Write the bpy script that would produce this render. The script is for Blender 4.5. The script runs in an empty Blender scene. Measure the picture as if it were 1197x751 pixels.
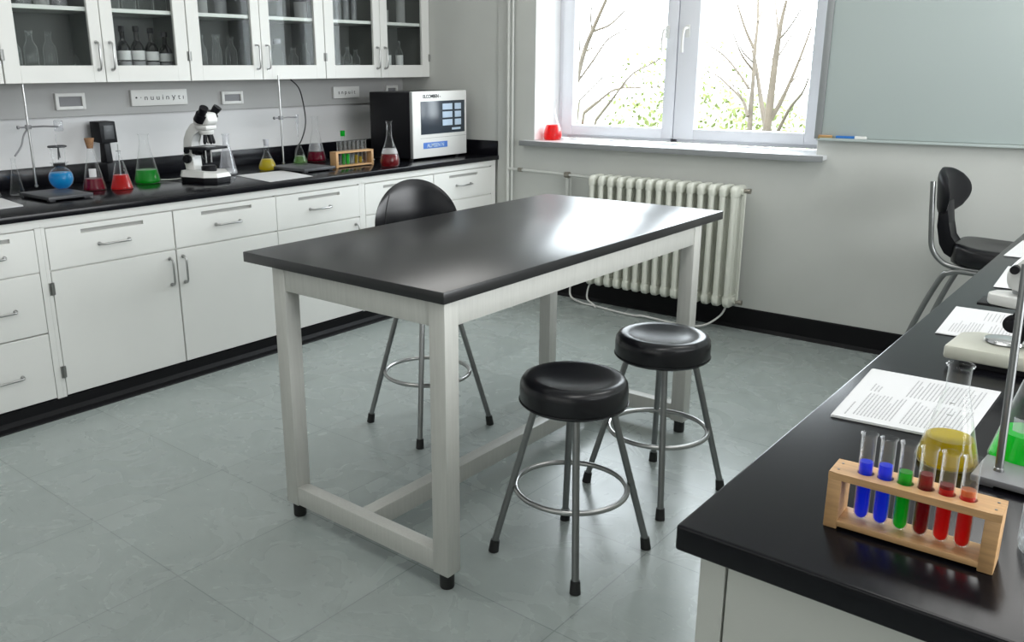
import bpy, bmesh, math, random
from mathutils import Vector, Matrix

# ---------------------------------------------------------------- camera, light, exposure
SC = bpy.context.scene
COL = SC.collection
random.seed(11)

def setup_camera():
    f, H, yaw, pitch, roll, cx, cy = 1003.9458, 1.4743, -0.716136, 0.272139, -0.010791, 528.039, 364.633
    fw = Vector((math.sin(yaw)*math.cos(pitch), math.cos(yaw)*math.cos(pitch), -math.sin(pitch)))
    r = Vector((math.cos(yaw), -math.sin(yaw), 0)); u = r.cross(fw)
    r2 = math.cos(roll)*r + math.sin(roll)*u
    u2 = -math.sin(roll)*r + math.cos(roll)*u
    M = Matrix(((r2.x, u2.x, -fw.x, 0), (r2.y, u2.y, -fw.y, 0), (r2.z, u2.z, -fw.z, H), (0, 0, 0, 1)))
    cam = bpy.data.cameras.new('camera'); o = bpy.data.objects.new('camera', cam); COL.objects.link(o)
    o.matrix_world = M
    cam.sensor_width = 36; cam.lens = 36*f/1197
    cam.shift_x = (598.5-cx)/1197; cam.shift_y = (cy-375.5)/1197
    cam.clip_start = 0.05; cam.clip_end = 200
    SC.camera = o
setup_camera()
SC.view_settings.view_transform = 'Standard'
SC.view_settings.look = 'None'
SC.view_settings.gamma = 1
SC.view_settings.use_curve_mapping = False
SC.view_settings.exposure = 0.62
SC.cycles.max_bounces = 10
SC.cycles.diffuse_bounces = 5
SC.cycles.glossy_bounces = 5
SC.cycles.transmission_bounces = 8
SC.cycles.transparent_max_bounces = 32
SC.cycles.sample_clamp_indirect = 6
SC.cycles.caustics_reflective = False
SC.cycles.caustics_refractive = False

world = bpy.data.worlds.new('overcast_sky'); SC.world = world; world.use_nodes = True
wn = world.node_tree.nodes; wl = world.node_tree.links
bgn = wn['Background']; bgn.inputs['Color'].default_value = (0.87, 0.935, 1.0, 1); bgn.inputs['Strength'].default_value = 7.8

def area_light(name, loc, rot, sx, sy, power, color):
    l = bpy.data.lights.new(name, 'AREA'); l.shape = 'RECTANGLE'; l.size = sx; l.size_y = sy
    l.energy = power; l.color = color
    o = bpy.data.objects.new(name, l); COL.objects.link(o); o.location = loc; o.rotation_euler = rot
    return o
# daylight through the side windows of the right wall, and the ceiling panels
area_light('side_window_daylight', (2.55, 2.2, 1.75), (0, math.radians(90), 0), 1.5, 3.6, 115, (0.95, 0.98, 1.0))
area_light('rear_fill_light', (-1.2, -1.7, 1.9), (math.radians(90), 0, 0), 3.6, 1.5, 10, (1.0, 0.99, 0.97))  # added unseen fill behind the camera to brighten walls and floor, no window there
for k, (lx, ly) in enumerate([(-3.0, 1.2), (-3.0, 3.4), (-0.6, 1.2), (-0.6, 3.4)]):
    area_light('ceiling_lamp_light', (lx, ly, 2.93), (0, 0, 0), 0.6, 1.2, 9, (1.0, 0.99, 0.96))
area_light('back_window_portal', (-2.5, 5.14, 1.83), (math.radians(-90), 0, 0), 1.85, 1.62, 1, (1, 1, 1)).data.cycles.is_portal = True

# ---------------------------------------------------------------- materials
def new_mat(name):
    m = bpy.data.materials.new(name); m.use_nodes = True
    nt = m.node_tree; return m, nt, nt.nodes, nt.links, nt.nodes['Principled BSDF']
def pmat(name, col, rough=0.5, metal=0.0, spec=0.5, bump=0.0, bscale=200.0, var=0.0, vscale=8.0, coat=0.0, stretch=None, crough=0.1):
    m, nt, n, l, b = new_mat(name)
    b.inputs['Base Color'].default_value = (*col, 1)
    b.inputs['Roughness'].default_value = rough; b.inputs['Metallic'].default_value = metal
    b.inputs['Specular IOR Level'].default_value = spec
    b.inputs['Coat Weight'].default_value = coat; b.inputs['Coat Roughness'].default_value = crough
    tc = n.new('ShaderNodeTexCoord'); vec = tc.outputs['Object']
    if stretch:
        mp = n.new('ShaderNodeMapping'); mp.inputs['Scale'].default_value = stretch; l.new(vec, mp.inputs[0]); vec = mp.outputs[0]
    if var > 0:
        t = n.new('ShaderNodeTexNoise'); t.inputs['Scale'].default_value = vscale; t.inputs['Detail'].default_value = 4
        l.new(vec, t.inputs[0])
        r = n.new('ShaderNodeMapRange'); r.inputs[3].default_value = 1-var; r.inputs[4].default_value = 1+var; r.inputs[1].default_value=.3; r.inputs[2].default_value=.7
        l.new(t.outputs[0], r.inputs[0])
        mx = n.new('ShaderNodeMix'); mx.data_type = 'RGBA'; mx.blend_type = 'MULTIPLY'; mx.inputs[0].default_value = 1
        mx.inputs[6].default_value = (*col, 1); l.new(r.outputs[0], mx.inputs[7]); l.new(mx.outputs[2], b.inputs['Base Color'])
    if bump > 0:
        t = n.new('ShaderNodeTexNoise'); t.inputs['Scale'].default_value = bscale; t.inputs['Detail'].default_value = 3
        l.new(vec, t.inputs[0])
        bp = n.new('ShaderNodeBump'); bp.inputs['Strength'].default_value = bump; bp.inputs['Distance'].default_value = 0.002
        l.new(t.outputs[0], bp.inputs['Height']); l.new(bp.outputs[0], b.inputs['Normal'])
    return m
def glass_mat(name, tint, gloss_rough=0.02, base=0.04, power=3.0, diffuse=0.0, dcol=(.9, .9, .9), edge=(1, 1, 1), edge_highlight=0.0):
    # thin-walled glass: mostly see-through, mirror-like towards grazing angles; bright edge highlights painted in white diffuse
    m, nt, n, l, b = new_mat(name); n.remove(b)
    out = n['Material Output']
    tr = n.new('ShaderNodeBsdfTransparent'); tr.inputs[0].default_value = (*tint, 1)
    gl = n.new('ShaderNodeBsdfGlossy'); gl.inputs['Roughness'].default_value = gloss_rough; gl.inputs[0].default_value = (*edge, 1)
    lw = n.new('ShaderNodeLayerWeight'); lw.inputs[0].default_value = 0.5
    pw = n.new('ShaderNodeMath'); pw.operation = 'POWER'; pw.inputs[1].default_value = power; l.new(lw.outputs['Facing'], pw.inputs[0])
    mr = n.new('ShaderNodeMapRange'); mr.inputs[3].default_value = base; mr.inputs[4].default_value = 0.75; l.new(pw.outputs[0], mr.inputs[0])
    hard = gl.outputs[0]
    if edge_highlight > 0:
        sd = n.new('ShaderNodeBsdfTranslucent'); sd.inputs[0].default_value = (.9, .92, .92, 1); s2 = n.new('ShaderNodeBsdfDiffuse'); s2.inputs[0].default_value = (.9, .92, .92, 1)
        sm = n.new('ShaderNodeMixShader'); l.new(sd.outputs[0], sm.inputs[1]); l.new(s2.outputs[0], sm.inputs[2])
        hm = n.new('ShaderNodeMixShader'); hm.inputs[0].default_value = edge_highlight; l.new(gl.outputs[0], hm.inputs[1]); l.new(sm.outputs[0], hm.inputs[2]); hard = hm.outputs[0]
    mx = n.new('ShaderNodeMixShader'); l.new(mr.outputs[0], mx.inputs[0]); l.new(tr.outputs[0], mx.inputs[1]); l.new(hard, mx.inputs[2])
    last = mx.outputs[0]
    if diffuse > 0:
        df = n.new('ShaderNodeBsdfTranslucent'); df.inputs[0].default_value = (*dcol, 1)
        d2 = n.new('ShaderNodeBsdfDiffuse'); d2.inputs[0].default_value = (*dcol, 1)
        ad = n.new('ShaderNodeMixShader'); ad.inputs[0].default_value = .5; l.new(df.outputs[0], ad.inputs[1]); l.new(d2.outputs[0], ad.inputs[2])
        m2 = n.new('ShaderNodeMixShader'); m2.inputs[0].default_value = diffuse; l.new(last, m2.inputs[1]); l.new(ad.outputs[0], m2.inputs[2]); last = m2.outputs[0]
    l.new(last, out.inputs[0])
    return m

M = {}
M['wall'] = pmat('painted_wall', (.50, .51, .485), .85, bump=.15, bscale=90, var=.03, vscale=3)
M['wall_white'] = pmat('white_splash_wall', (.66, .66, .665), .6, bump=.1, bscale=60)
M['rail_grey'] = pmat('grey_rail_panel', (.40, .40, .395), .6)
M['reveal'] = pmat('white_plaster', (.80, .80, .80), .8, bump=.1, bscale=80)
M['ceiling'] = pmat('ceiling_white', (.8, .8, .79), .9)
M['black_rubber'] = pmat('black_cove_rubber', (.005, .005, .006), .5, spec=.16)
M['cab'] = pmat('white_cabinet_paint', (.70, .70, .675), .38, spec=.4, var=.012, vscale=5)
M['bench_paint'] = pmat('pale_grey_bench_paint', (.52, .525, .49), .42)
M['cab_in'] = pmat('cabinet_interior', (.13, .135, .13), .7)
M['shelf'] = pmat('shelf_white', (.72, .72, .70), .5)
M['slot'] = pmat('label_slot_grey', (.36, .36, .345), .5)
M['steel'] = pmat('brushed_steel', (.42, .42, .415), .28, metal=1)
M['chair_steel'] = pmat('grey_steel_tube', (.26, .265, .265), .3, metal=1)
M['hinge'] = pmat('hinge_steel', (.25, .25, .24), .4, metal=1)
M['resin'] = pmat('black_resin_top', (.005, .005, .007), .2, spec=.24, bump=.03, bscale=400)
M['resin_table'] = pmat('black_table_resin', (.013, .013, .014), .29, spec=.6, bump=.03, bscale=400)
M['frame'] = pmat('grey_white_table_paint', (.50, .50, .47), .45, var=.05, vscale=10, stretch=(12, 12, .8))
M['vinyl'] = pmat('black_vinyl', (.006, .006, .008), .27, spec=.42, bump=.05, bscale=60)
M['plastic_black'] = pmat('black_plastic', (.006, .006, .008), .42, spec=.22)
M['rubber'] = pmat('black_rubber_tip', (.010, .010, .010), .6)
M['pvc'] = pmat('white_window_plastic', (.74, .75, .80), .4)
M['sill'] = pmat('grey_sill_stone', (.56, .57, .58), .3)
M['sill_edge'] = pmat('sill_edge_grey', (.22, .23, .235), .5)
M['rad'] = pmat('cream_radiator_enamel', (.63, .64, .57), .4, spec=.4)
M['pipe'] = pmat('painted_pipe', (.55, .56, .53), .5)
M['brass'] = pmat('valve_metal', (.30, .28, .24), .4, metal=.8)
M['board'] = pmat('glass_board_surface', (.46, .52, .51), .16, spec=.5)
M['alu'] = pmat('board_aluminium', (.33, .345, .35), .4, metal=.4)
M['wood'] = pmat('pale_beech', (.50, .295, .135), .5, var=.14, vscale=14, stretch=(1.5, 14, 14))
M['cork'] = pmat('cork_brown', (.26, .14, .07), .85, var=.25, vscale=160, bump=.4, bscale=300)
M['stopper'] = pmat('grey_stopper', (.42, .42, .46), .6)
M['white_plastic'] = pmat('white_instrument_plastic', (.72, .72, .70), .35)
M['cream_plastic'] = pmat('cream_instrument_plastic', (.58, .58, .50), .4)
M['grey_metal'] = pmat('grey_painted_metal', (.23, .23, .24), .45, spec=.4)
M['stand_grey'] = pmat('dark_grey_stand_plate', (.055, .057, .062), .42)
M['paper'] = pmat('white_paper', (.62, .62, .625), .8)
M['ink'] = pmat('grey_print', (.37, .37, .38), .9)
M['ink_dark'] = pmat('dark_print', (.03, .03, .035), .8)
M['screen'] = pmat('dark_display', (.035, .045, .06), .2)
M['key'] = pmat('pale_blue_key', (.45, .55, .68), .5)
M['sticker_blue'] = pmat('blue_sticker', (.06, .17, .52), .5)
M['chrome'] = pmat('chrome', (.75, .75, .76), .12, metal=1)
M['white_paint'] = pmat('white_label', (.62, .62, .62), .7)
M['bottle_dark'] = pmat('dark_amber_glass', (.003, .003, .003), .10, spec=.25)
M['cable_white'] = pmat('white_cable', (.62, .62, .60), .5)
M['cable_black'] = pmat('black_cable', (.012, .012, .012), .5)
M['marker_blue'] = pmat('marker_blue', (.02, .16, .5), .4)
M['marker_brown'] = pmat('marker_brown', (.35, .24, .08), .6)
M['bark'] = pmat('pale_bark', (.075, .060, .044), .9, var=.2, vscale=6)
M['leaf'] = pmat('spring_leaf', (.125, .15, .055), .95, spec=.05)
M['grass'] = pmat('outside_grass', (.13, .14, .09), .95, var=.2, vscale=2)
M['lamp'] = pmat('lamp_diffuser', (.9, .9, .9), .6)
M['glass'] = glass_mat('flask_glass', (.985, .99, .99), base=.02, power=2.8, edge_highlight=.45)
M['glass_thick'] = glass_mat('bottle_glass', (.95, .96, .96), base=.05, power=2.3, edge_highlight=.8)
M['glass_cab'] = glass_mat('cabinet_pane_glass', (.95, .965, .96), .01, base=.008, power=4)
M['glass_win'] = glass_mat('window_glass', (.98, .99, .98), .01, base=.03, power=4)
M['glass_frost'] = glass_mat('frosted_glass', (.93, .94, .95), .15, base=.08, diffuse=.22, dcol=(.8, .8, .85))
def liquid(name, c, d=.5, t=None):
    M[name] = glass_mat(name, t or c, 0.03, base=.02, diffuse=d*.85, dcol=c)
liquid('liquid_blue', (.005, .42, .82), .75, (.15, .65, .98))
liquid('liquid_deep_blue', (.01, .07, .95), .65, (.05, .18, .98))
liquid('liquid_crimson', (.34, .0, .04), .55, (.5, .02, .08))
liquid('liquid_red', (.80, .01, .01), .6, (.9, .04, .03))
liquid('liquid_green', (.0, .50, .03), .6, (.06, .8, .12))
liquid('liquid_bright_green', (.0, .72, .06), .65, (.08, .92, .16))
liquid('liquid_yellow', (.80, .66, .02), .6, (.85, .75, .12))
liquid('liquid_amber', (.66, .50, .0), .42, (.9, .78, .10))
liquid('liquid_pale_green', (.22, .42, .12), .45, (.6, .85, .5))
liquid('liquid_dark_red', (.30, .0, .01), .55, (.5, .03, .04))
liquid('liquid_orange', (.62, .25, .10), .5, (.9, .5, .3))
liquid('liquid_clear', (.62, .66, .70), .18, (.92, .95, .95))
liquid('liquid_brown', (.20, .10, .05), .5, (.5, .3, .2))
liquid('milk_white', (.72, .72, .72), .75, (.9, .9, .9))

def floor_mat():
    m, nt, n, l, b = new_mat('grey_green_vinyl_tiles')
    tc = n.new('ShaderNodeTexCoord')
    mp = n.new('ShaderNodeMapping'); mp.inputs['Location'].default_value = (2.67, -1.19, 0); l.new(tc.outputs['Object'], mp.inputs[0])
    sx = n.new('ShaderNodeSeparateXYZ'); l.new(mp.outputs[0], sx.inputs[0])
    def line(sock):
        d = n.new('ShaderNodeMath'); d.operation = 'DIVIDE'; d.inputs[1].default_value = .515; l.new(sock, d.inputs[0])
        f = n.new('ShaderNodeMath'); f.operation = 'FRACT'; l.new(d.outputs[0], f.inputs[0])
        a = n.new('ShaderNodeMath'); a.operation = 'PINGPONG'; a.inputs[1].default_value = .5; l.new(f.outputs[0], a.inputs[0])
        c = n.new('ShaderNodeMath'); c.operation = 'LESS_THAN'; c.inputs[1].default_value = .0036; l.new(a.outputs[0], c.inputs[0])
        fl = n.new('ShaderNodeMath'); fl.operation = 'FLOOR'; l.new(d.outputs[0], fl.inputs[0])
        return c.outputs[0], fl.outputs[0]
    lx, fx = line(sx.outputs[0]); ly, fy = line(sx.outputs[1])
    mxl = n.new('ShaderNodeMath'); mxl.operation = 'MAXIMUM'; l.new(lx, mxl.inputs[0]); l.new(ly, mxl.inputs[1])
    cb = n.new('ShaderNodeCombineXYZ'); l.new(fx, cb.inputs[0]); l.new(fy, cb.inputs[1])
    wnz = n.new('ShaderNodeTexWhiteNoise'); l.new(cb.outputs[0], wnz.inputs[0])
    # marbling
    n1 = n.new('ShaderNodeTexNoise'); n1.inputs['Scale'].default_value = 5; n1.inputs['Detail'].default_value = 6; n1.inputs['Distortion'].default_value = 1.2
    l.new(tc.outputs['Object'], n1.inputs[0])
    m2 = n.new('ShaderNodeMapping'); m2.inputs['Scale'].default_value = (14, 45, 1); m2.inputs['Rotation'].default_value = (0, 0, .5); l.new(tc.outputs['Object'], m2.inputs[0])
    n2 = n.new('ShaderNodeTexNoise'); n2.inputs['Scale'].default_value = 1; n2.inputs['Detail'].default_value = 3; n2.inputs['Distortion'].default_value = 2; l.new(m2.outputs[0], n2.inputs[0])
    r2 = n.new('ShaderNodeValToRGB'); cr = r2.color_ramp
    cr.elements[0].position = .24; cr.elements[0].color = (.72, .72, .72, 1); cr.elements[1].position = .33; cr.elements[1].color = (1, 1, 1, 1)
    e = cr.elements.new(.68); e.color = (1, 1, 1, 1); e = cr.elements.new(.72); e.color = (1.22, 1.22, 1.22, 1)
    l.new(n2.outputs[0], r2.inputs[0])
    base = n.new('ShaderNodeMix'); base.data_type = 'RGBA'; l.new(n1.outputs[0], base.inputs[0])
    base.inputs[6].default_value = (.25, .285, .275, 1); base.inputs[7].default_value = (.33, .365, .355, 1)
    mu = n.new('ShaderNodeMix'); mu.data_type = 'RGBA'; mu.blend_type = 'MULTIPLY'; mu.inputs[0].default_value = 1
    l.new(base.outputs[2], mu.inputs[6]); l.new(r2.outputs[0], mu.inputs[7])
    tv = n.new('ShaderNodeMapRange'); tv.inputs[3].default_value = .95; tv.inputs[4].default_value = 1.05; l.new(wnz.outputs[0], tv.inputs[0])
    mv = n.new('ShaderNodeMix'); mv.data_type = 'RGBA'; mv.blend_type = 'MULTIPLY'; mv.inputs[0].default_value = 1
    l.new(mu.outputs[2], mv.inputs[6]); l.new(tv.outputs[0], mv.inputs[7])
    gr = n.new('ShaderNodeMix'); gr.data_type = 'RGBA'; l.new(mxl.outputs[0], gr.inputs[0]); l.new(mv.outputs[2], gr.inputs[6]); gr.inputs[7].default_value = (.19, .215, .21, 1)
    l.new(gr.outputs[2], b.inputs['Base Color'])
    rr = n.new('ShaderNodeMapRange'); rr.inputs[3].default_value = .2; rr.inputs[4].default_value = .34; l.new(n1.outputs[0], rr.inputs[0]); l.new(rr.outputs[0], b.inputs['Roughness'])
    b.inputs['Specular IOR Level'].default_value = .5
    bp = n.new('ShaderNodeBump'); bp.inputs['Strength'].default_value = .12; bp.inputs['Distance'].default_value = .002
    l.new(n2.outputs[0], bp.inputs['Height']); l.new(bp.outputs[0], b.inputs['Normal'])
    return m
M['floor'] = floor_mat()

# ---------------------------------------------------------------- mesh helpers
class G:
    """collects shapes for ONE mesh object"""
    def __init__(s): s.b = bmesh.new()
    def box(s, x0, x1, y0, y1, z0, z1, bev=0.0, seg=2, mat=None):
        r = bmesh.ops.create_cube(s.b, size=1.0); v = r['verts']
        for p in v: p.co = Vector(((x0+x1)/2+p.co.x*(x1-x0), (y0+y1)/2+p.co.y*(y1-y0), (z0+z1)/2+p.co.z*(z1-z0)))
        if bev > 0:
            ed = list({e for p in v for e in p.link_edges})
            r2 = bmesh.ops.bevel(s.b, geom=ed, offset=bev, segments=seg, affect='EDGES', profile=.5)
            v = list({q for f in r2['faces'] for q in f.verts} | {p for p in v if p.is_valid})
        if mat is not None:
            for p in v: p.co = mat @ p.co
        return s
    def tube(s, pts, r, seg=12, closed=False, cap=True):
        pts = [Vector(p) for p in pts]; n = len(pts)
        rs = r if isinstance(r, (list, tuple)) else [r]*n
        rings = []; prev = None
        for i, p in enumerate(pts):
            if closed: t = (pts[(i+1) % n]-pts[i-1])
            elif i == 0: t = pts[1]-p
            elif i == n-1: t = p-pts[-2]
            else: t = (pts[i+1]-p).normalized()+(p-pts[i-1]).normalized()
            t.normalize()
            if prev is None:
                a = Vector((0, 0, 1)) if abs(t.z) < .9 else Vector((1, 0, 0)); u = t.cross(a).normalized()
            else: u = (prev-t*prev.dot(t)).normalized()
            prev = u; w = t.cross(u)
            rings.append([s.b.verts.new(p+(u*math.cos(2*math.pi*k/seg)+w*math.sin(2*math.pi*k/seg))*rs[i]) for k in range(seg)])
        m = n if closed else n-1
        for i in range(m):
            A = rings[i]; B = rings[(i+1) % n]
            for k in range(seg): s.b.faces.new((A[k], A[(k+1) % seg], B[(k+1) % seg], B[k]))
        if not closed and cap:
            s.b.faces.new(rings[0][::-1]); s.b.faces.new(rings[-1])
        return s
    def ring(s, c, R, r, seg=48, rs=10, axis='z'):
        c = Vector(c)
        pts = []
        for k in range(seg):
            a = 2*math.pi*k/seg
            d = {'z': Vector((math.cos(a), math.sin(a), 0)), 'x': Vector((0, math.cos(a), math.sin(a))), 'y': Vector((math.cos(a), 0, math.sin(a)))}[axis]
            pts.append(c+d*R)
        return s.tube(pts, r, rs, closed=True)
    def lathe(s, prof, c=(0, 0, 0), seg=32, capb=True, capt=True, mat=None):
        c = Vector(c); rings = []
        for (r, z) in prof:
            if r < 1e-6: rings.append([s.b.verts.new(c+Vector((0, 0, z)))])
            else: rings.append([s.b.verts.new(c+Vector((r*math.cos(2*math.pi*k/seg), r*math.sin(2*math.pi*k/seg), z))) for k in range(seg)])
        allv = [v for q in rings for v in q]
        for A, B in zip(rings, rings[1:]):
            if len(A) == 1 and len(B) == 1: continue
            for k in range(seg):
                k2 = (k+1) % seg
                if len(A) == 1: s.b.faces.new((A[0], B[k2], B[k]))
                elif len(B) == 1: s.b.faces.new((A[k], A[k2], B[0]))
                else: s.b.faces.new((A[k], A[k2], B[k2], B[k]))
        if capb and len(rings[0]) > 1: s.b.faces.new(rings[0][::-1])
        if capt and len(rings[-1]) > 1: s.b.faces.new(rings[-1])
        if mat is not None:
            for v in allv: v.co = mat @ v.co
        return s
    def prism(s, poly, axis, a, b, bev=0):
        """poly: 2D outline; extruded along axis from a to b. axis 'y': poly=(x,z); 'x': (y,z); 'z': (x,y)"""
        def P(q, t):
            return Vector({'y': (q[0], t, q[1]), 'x': (t, q[0], q[1]), 'z': (q[0], q[1], t)}[axis])
        A = [s.b.verts.new(P(q, a)) for q in poly]; B = [s.b.verts.new(P(q, b)) for q in poly]; n = len(poly)
        fs = [s.b.faces.new(A), s.b.faces.new(B[::-1])]
        for k in range(n): fs.append(s.b.faces.new((A[k], B[k], B[(k+1) % n], A[(k+1) % n])))
        if bev > 0:
            ed = list({e for f in fs for e in f.edges})
            bmesh.ops.bevel(s.b, geom=ed, offset=bev, segments=2, affect='EDGES', profile=.5)
        return s
    def transform(s, m):
        bmesh.ops.transform(s.b, matrix=m, verts=s.b.verts); return s
    def obj(s, name, mat, parent=None, smooth=True, label=None, loc=None, angle=40):
        bmesh.ops.recalc_face_normals(s.b, faces=s.b.faces)
        me = bpy.data.meshes.new(name); s.b.to_mesh(me); s.b.free()
        me.materials.append(M[mat] if isinstance(mat, str) else mat)
        if smooth:
            me.polygons.foreach_set('use_smooth', [True]*len(me.polygons))
            me.set_sharp_from_angle(angle=math.radians(angle))
        o = bpy.data.objects.new(name, me); COL.objects.link(o)
        if parent is not None: o.parent = parent
        if loc is not None: o.location = loc
        if label: o['label'] = label
        return o

def thing(name, label, cat, loc=(0, 0, 0), rz=0.0, group=None):
    o = bpy.data.objects.new(name, None); COL.objects.link(o); o.empty_display_size = .05
    o.location = loc; o.rotation_euler = (0, 0, rz); o['label'] = label; o['category'] = cat
    if group: o['group'] = group
    return o
def tag(o, label, cat, group=None):
    o['label'] = label; o['category'] = cat
    if group: o['group'] = group
    return o
def struct(o): o['kind'] = 'structure'; return o
def arc(c, r, a0, a1, n, plane='xz'):
    out = []
    for k in range(n+1):
        a = a0+(a1-a0)*k/n
        u, v = r*math.cos(a), r*math.sin(a)
        out.append((c[0]+u, c[1], c[2]+v) if plane == 'xz' else ((c[0], c[1]+u, c[2]+v) if plane == 'yz' else (c[0]+u, c[1]+v, c[2])))
    return out
def smooth_path(pts, n=6):
    """Catmull-Rom through the points"""
    P = [Vector(p) for p in pts]; P = [P[0]*2-P[1]]+P+[P[-1]*2-P[-2]]; out = []
    for i in range(1, len(P)-2):
        for k in range(n):
            t = k/n; a, b, c, d = P[i-1], P[i], P[i+1], P[i+2]
            out.append(.5*((2*b)+(c-a)*t+(2*a-5*b+4*c-d)*t*t+(3*b-a-3*c+d)*t**3))
    out.append(P[-2]); return out

# ---------------------------------------------------------------- the room
XW, YB, ZC = -4.66, 4.79, 2.95      # left wall, back wall, ceiling
XR, YN = 2.6, -1.8
WX0, WX1, WZ0, WZ1 = -3.42, -1.57, 1.00, 2.62
g = G(); g.box(XW, XR, YN, YB, -.05, 0); struct(g.obj('floor', 'floor', smooth=False))
g = G(); g.box(XW-.1, XR+.1, YN-.1, YB+.3, ZC, ZC+.08); struct(g.obj('ceiling', 'ceiling', smooth=False))
g = G(); g.box(XW-.1, XW, YN, YB+.3, 0, 1.265); g.box(XW-.1, XW, YN, YB+.3, 1.265, ZC); struct(g.obj('wall_left', 'wall_white', smooth=False))
g = G(); g.box(XW, WX0, YB, YB+.34, 0, ZC); g.box(WX1, XR, YB, YB+.34, 0, ZC)
g.box(WX0, WX1, YB, YB+.34, 0, WZ0); g.box(WX0, WX1, YB, YB+.34, WZ1, ZC); struct(g.obj('wall_back', 'wall', smooth=False))
g = G(); g.box(XR, XR+.1, YN, YB+.3, 0, ZC); struct(g.obj('wall_right', 'wall', smooth=False))
g = G(); g.box(XW-.1, XR+.1, YN-.1, YN, 0, ZC); struct(g.obj('wall_near', 'wall', smooth=False))
# thin white plaster lining of the window reveal
g = G(); g.box(WX0, WX0+.004, YB+.001, YB+.34, 1.03, WZ1); g.box(WX1-.004, WX1, YB+.001, YB+.34, 1.03, WZ1); g.box(WX0, WX1, YB+.001, YB+.34, WZ1-.004, WZ1)
struct(g.obj('trim_1', 'reveal', smooth=False))
# black base cove on the back wall
g = G(); g.prism([(YB, 0), (YB-.03, 0), (YB-.012, .02), (YB-.010, .118), (YB, .124)], 'x', XW+.95, XR); struct(g.obj('baseboard_back', 'black_rubber', smooth=False))
# rail panel on the left wall under the wall cabinets
g = G(); g.box(XW, XW+.028, .6, YB, 1.265, 1.445, .002); struct(g.obj('trim_2', 'rail_grey', smooth=False))
# shallow boxed corner beside the window
g = G(); g.box(-3.72, -3.62, YB-.012, YB, .124, ZC, .002); struct(g.obj('trim_3', 'wall', smooth=False))

# ---- window: outer frame, two sashes, panes, handles
YF = YB+.28
w = G()
FX0, FX1, FZ0, FZ1 = WX0+.004, WX1-.004, 1.035, WZ1-.004
def rect_frame(g, x0, x1, z0, z1, y0, y1, wl, wr, wb, wt, bev=.004):
    g.box(x0, x0+wl, y0, y1, z0, z1, bev); g.box(x1-wr, x1, y0, y1, z0, z1, bev)
    g.box(x0+wl-.001, x1-wr+.001, y0, y1, z0, z0+wb, bev); g.box(x0+wl-.001, x1-wr+.001, y0, y1, z1-wt, z1, bev)
rect_frame(w, FX0, FX1, FZ0, FZ1, YF, YF+.06, .07, .075, .05, .06)
w.box(-2.57, -2.52, YF, YF+.06, FZ0, FZ1, .004)
win = struct(w.obj('window_1', 'pvc'))
for (x0, x1, wl_, wr_) in [(-3.375, -2.548, .085, .075), (-2.542, -1.65, .135, .085)]:
    s_ = G(); rect_frame(s_, x0, x1, 1.055, 2.58, YF-.022, YF+.04, wl_, wr_, .066, .07, .006)
    sash = struct(s_.obj('window_sash', 'pvc', win))
    pn = G(); pn.box(x0+wl_-.01, x1-wr_+.01, YF+.008, YF+.014, 1.11, 2.52); pn.obj('window_pane', 'glass_win', sash, smooth=False)
for hx in (-2.612, -2.478):
    h = G(); h.box(hx-.014, hx+.014, YF-.034, YF-.022, 1.66, 1.735, .004)
    h.tube(smooth_path([(hx, YF-.03, 1.715), (hx, YF-.06, 1.715), (hx-.006, YF-.072, 1.70), (hx-.012, YF-.072, 1.64), (hx-.012, YF-.068, 1.575)], 5), .0085, 10)
    h.obj('window_handle', 'white_plastic', win, label='white lever window handle')
# sill board: pale top, darker front edge
g = G(); g.box(-3.49, -1.515, 4.72, YF+.05, 1.004, 1.029, .003)
sill = g.obj('window_sill', 'sill'); tag(sill, 'long grey stone window sill under the bright window, above the radiator', 'window sill')
g = G(); g.box(-3.492, -1.513, 4.716, 4.7205, .996, 1.0285, .001); g.obj('sill_front_edge', 'sill_edge', sill, label='dark grey front edge')

# ---- ceiling lamp panels (above the picture)
lamp_lab = ['recessed ceiling lamp panel above the left counter, near end', 'recessed ceiling lamp panel above the left counter, window end',
            'recessed ceiling lamp panel above the right bench, near end', 'recessed ceiling lamp panel above the right bench, window end']
for k, (lx, ly) in enumerate([(-3.0, 1.2), (-3.0, 3.4), (-0.6, 1.2), (-0.6, 3.4)]):
    t = thing('ceiling_lamp', lamp_lab[k], 'ceiling lamp', (lx, ly, ZC), 0, 'ceiling lamp panels')
    g = G(); rect = [(-.32, .32, -.62, -.6), (-.32, .32, .6, .62), (-.32, -.3, -.6, .6), (.3, .32, -.6, .6)]
    for a in rect: g.box(a[0], a[1], a[2], a[3], -.012, 0)
    g.obj('lamp_frame', 'white_plastic', t, smooth=False)
    g = G(); g.box(-.3, .3, -.6, .6, -.006, 0); g.obj('diffuser', 'lamp', t, smooth=False)

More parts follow.
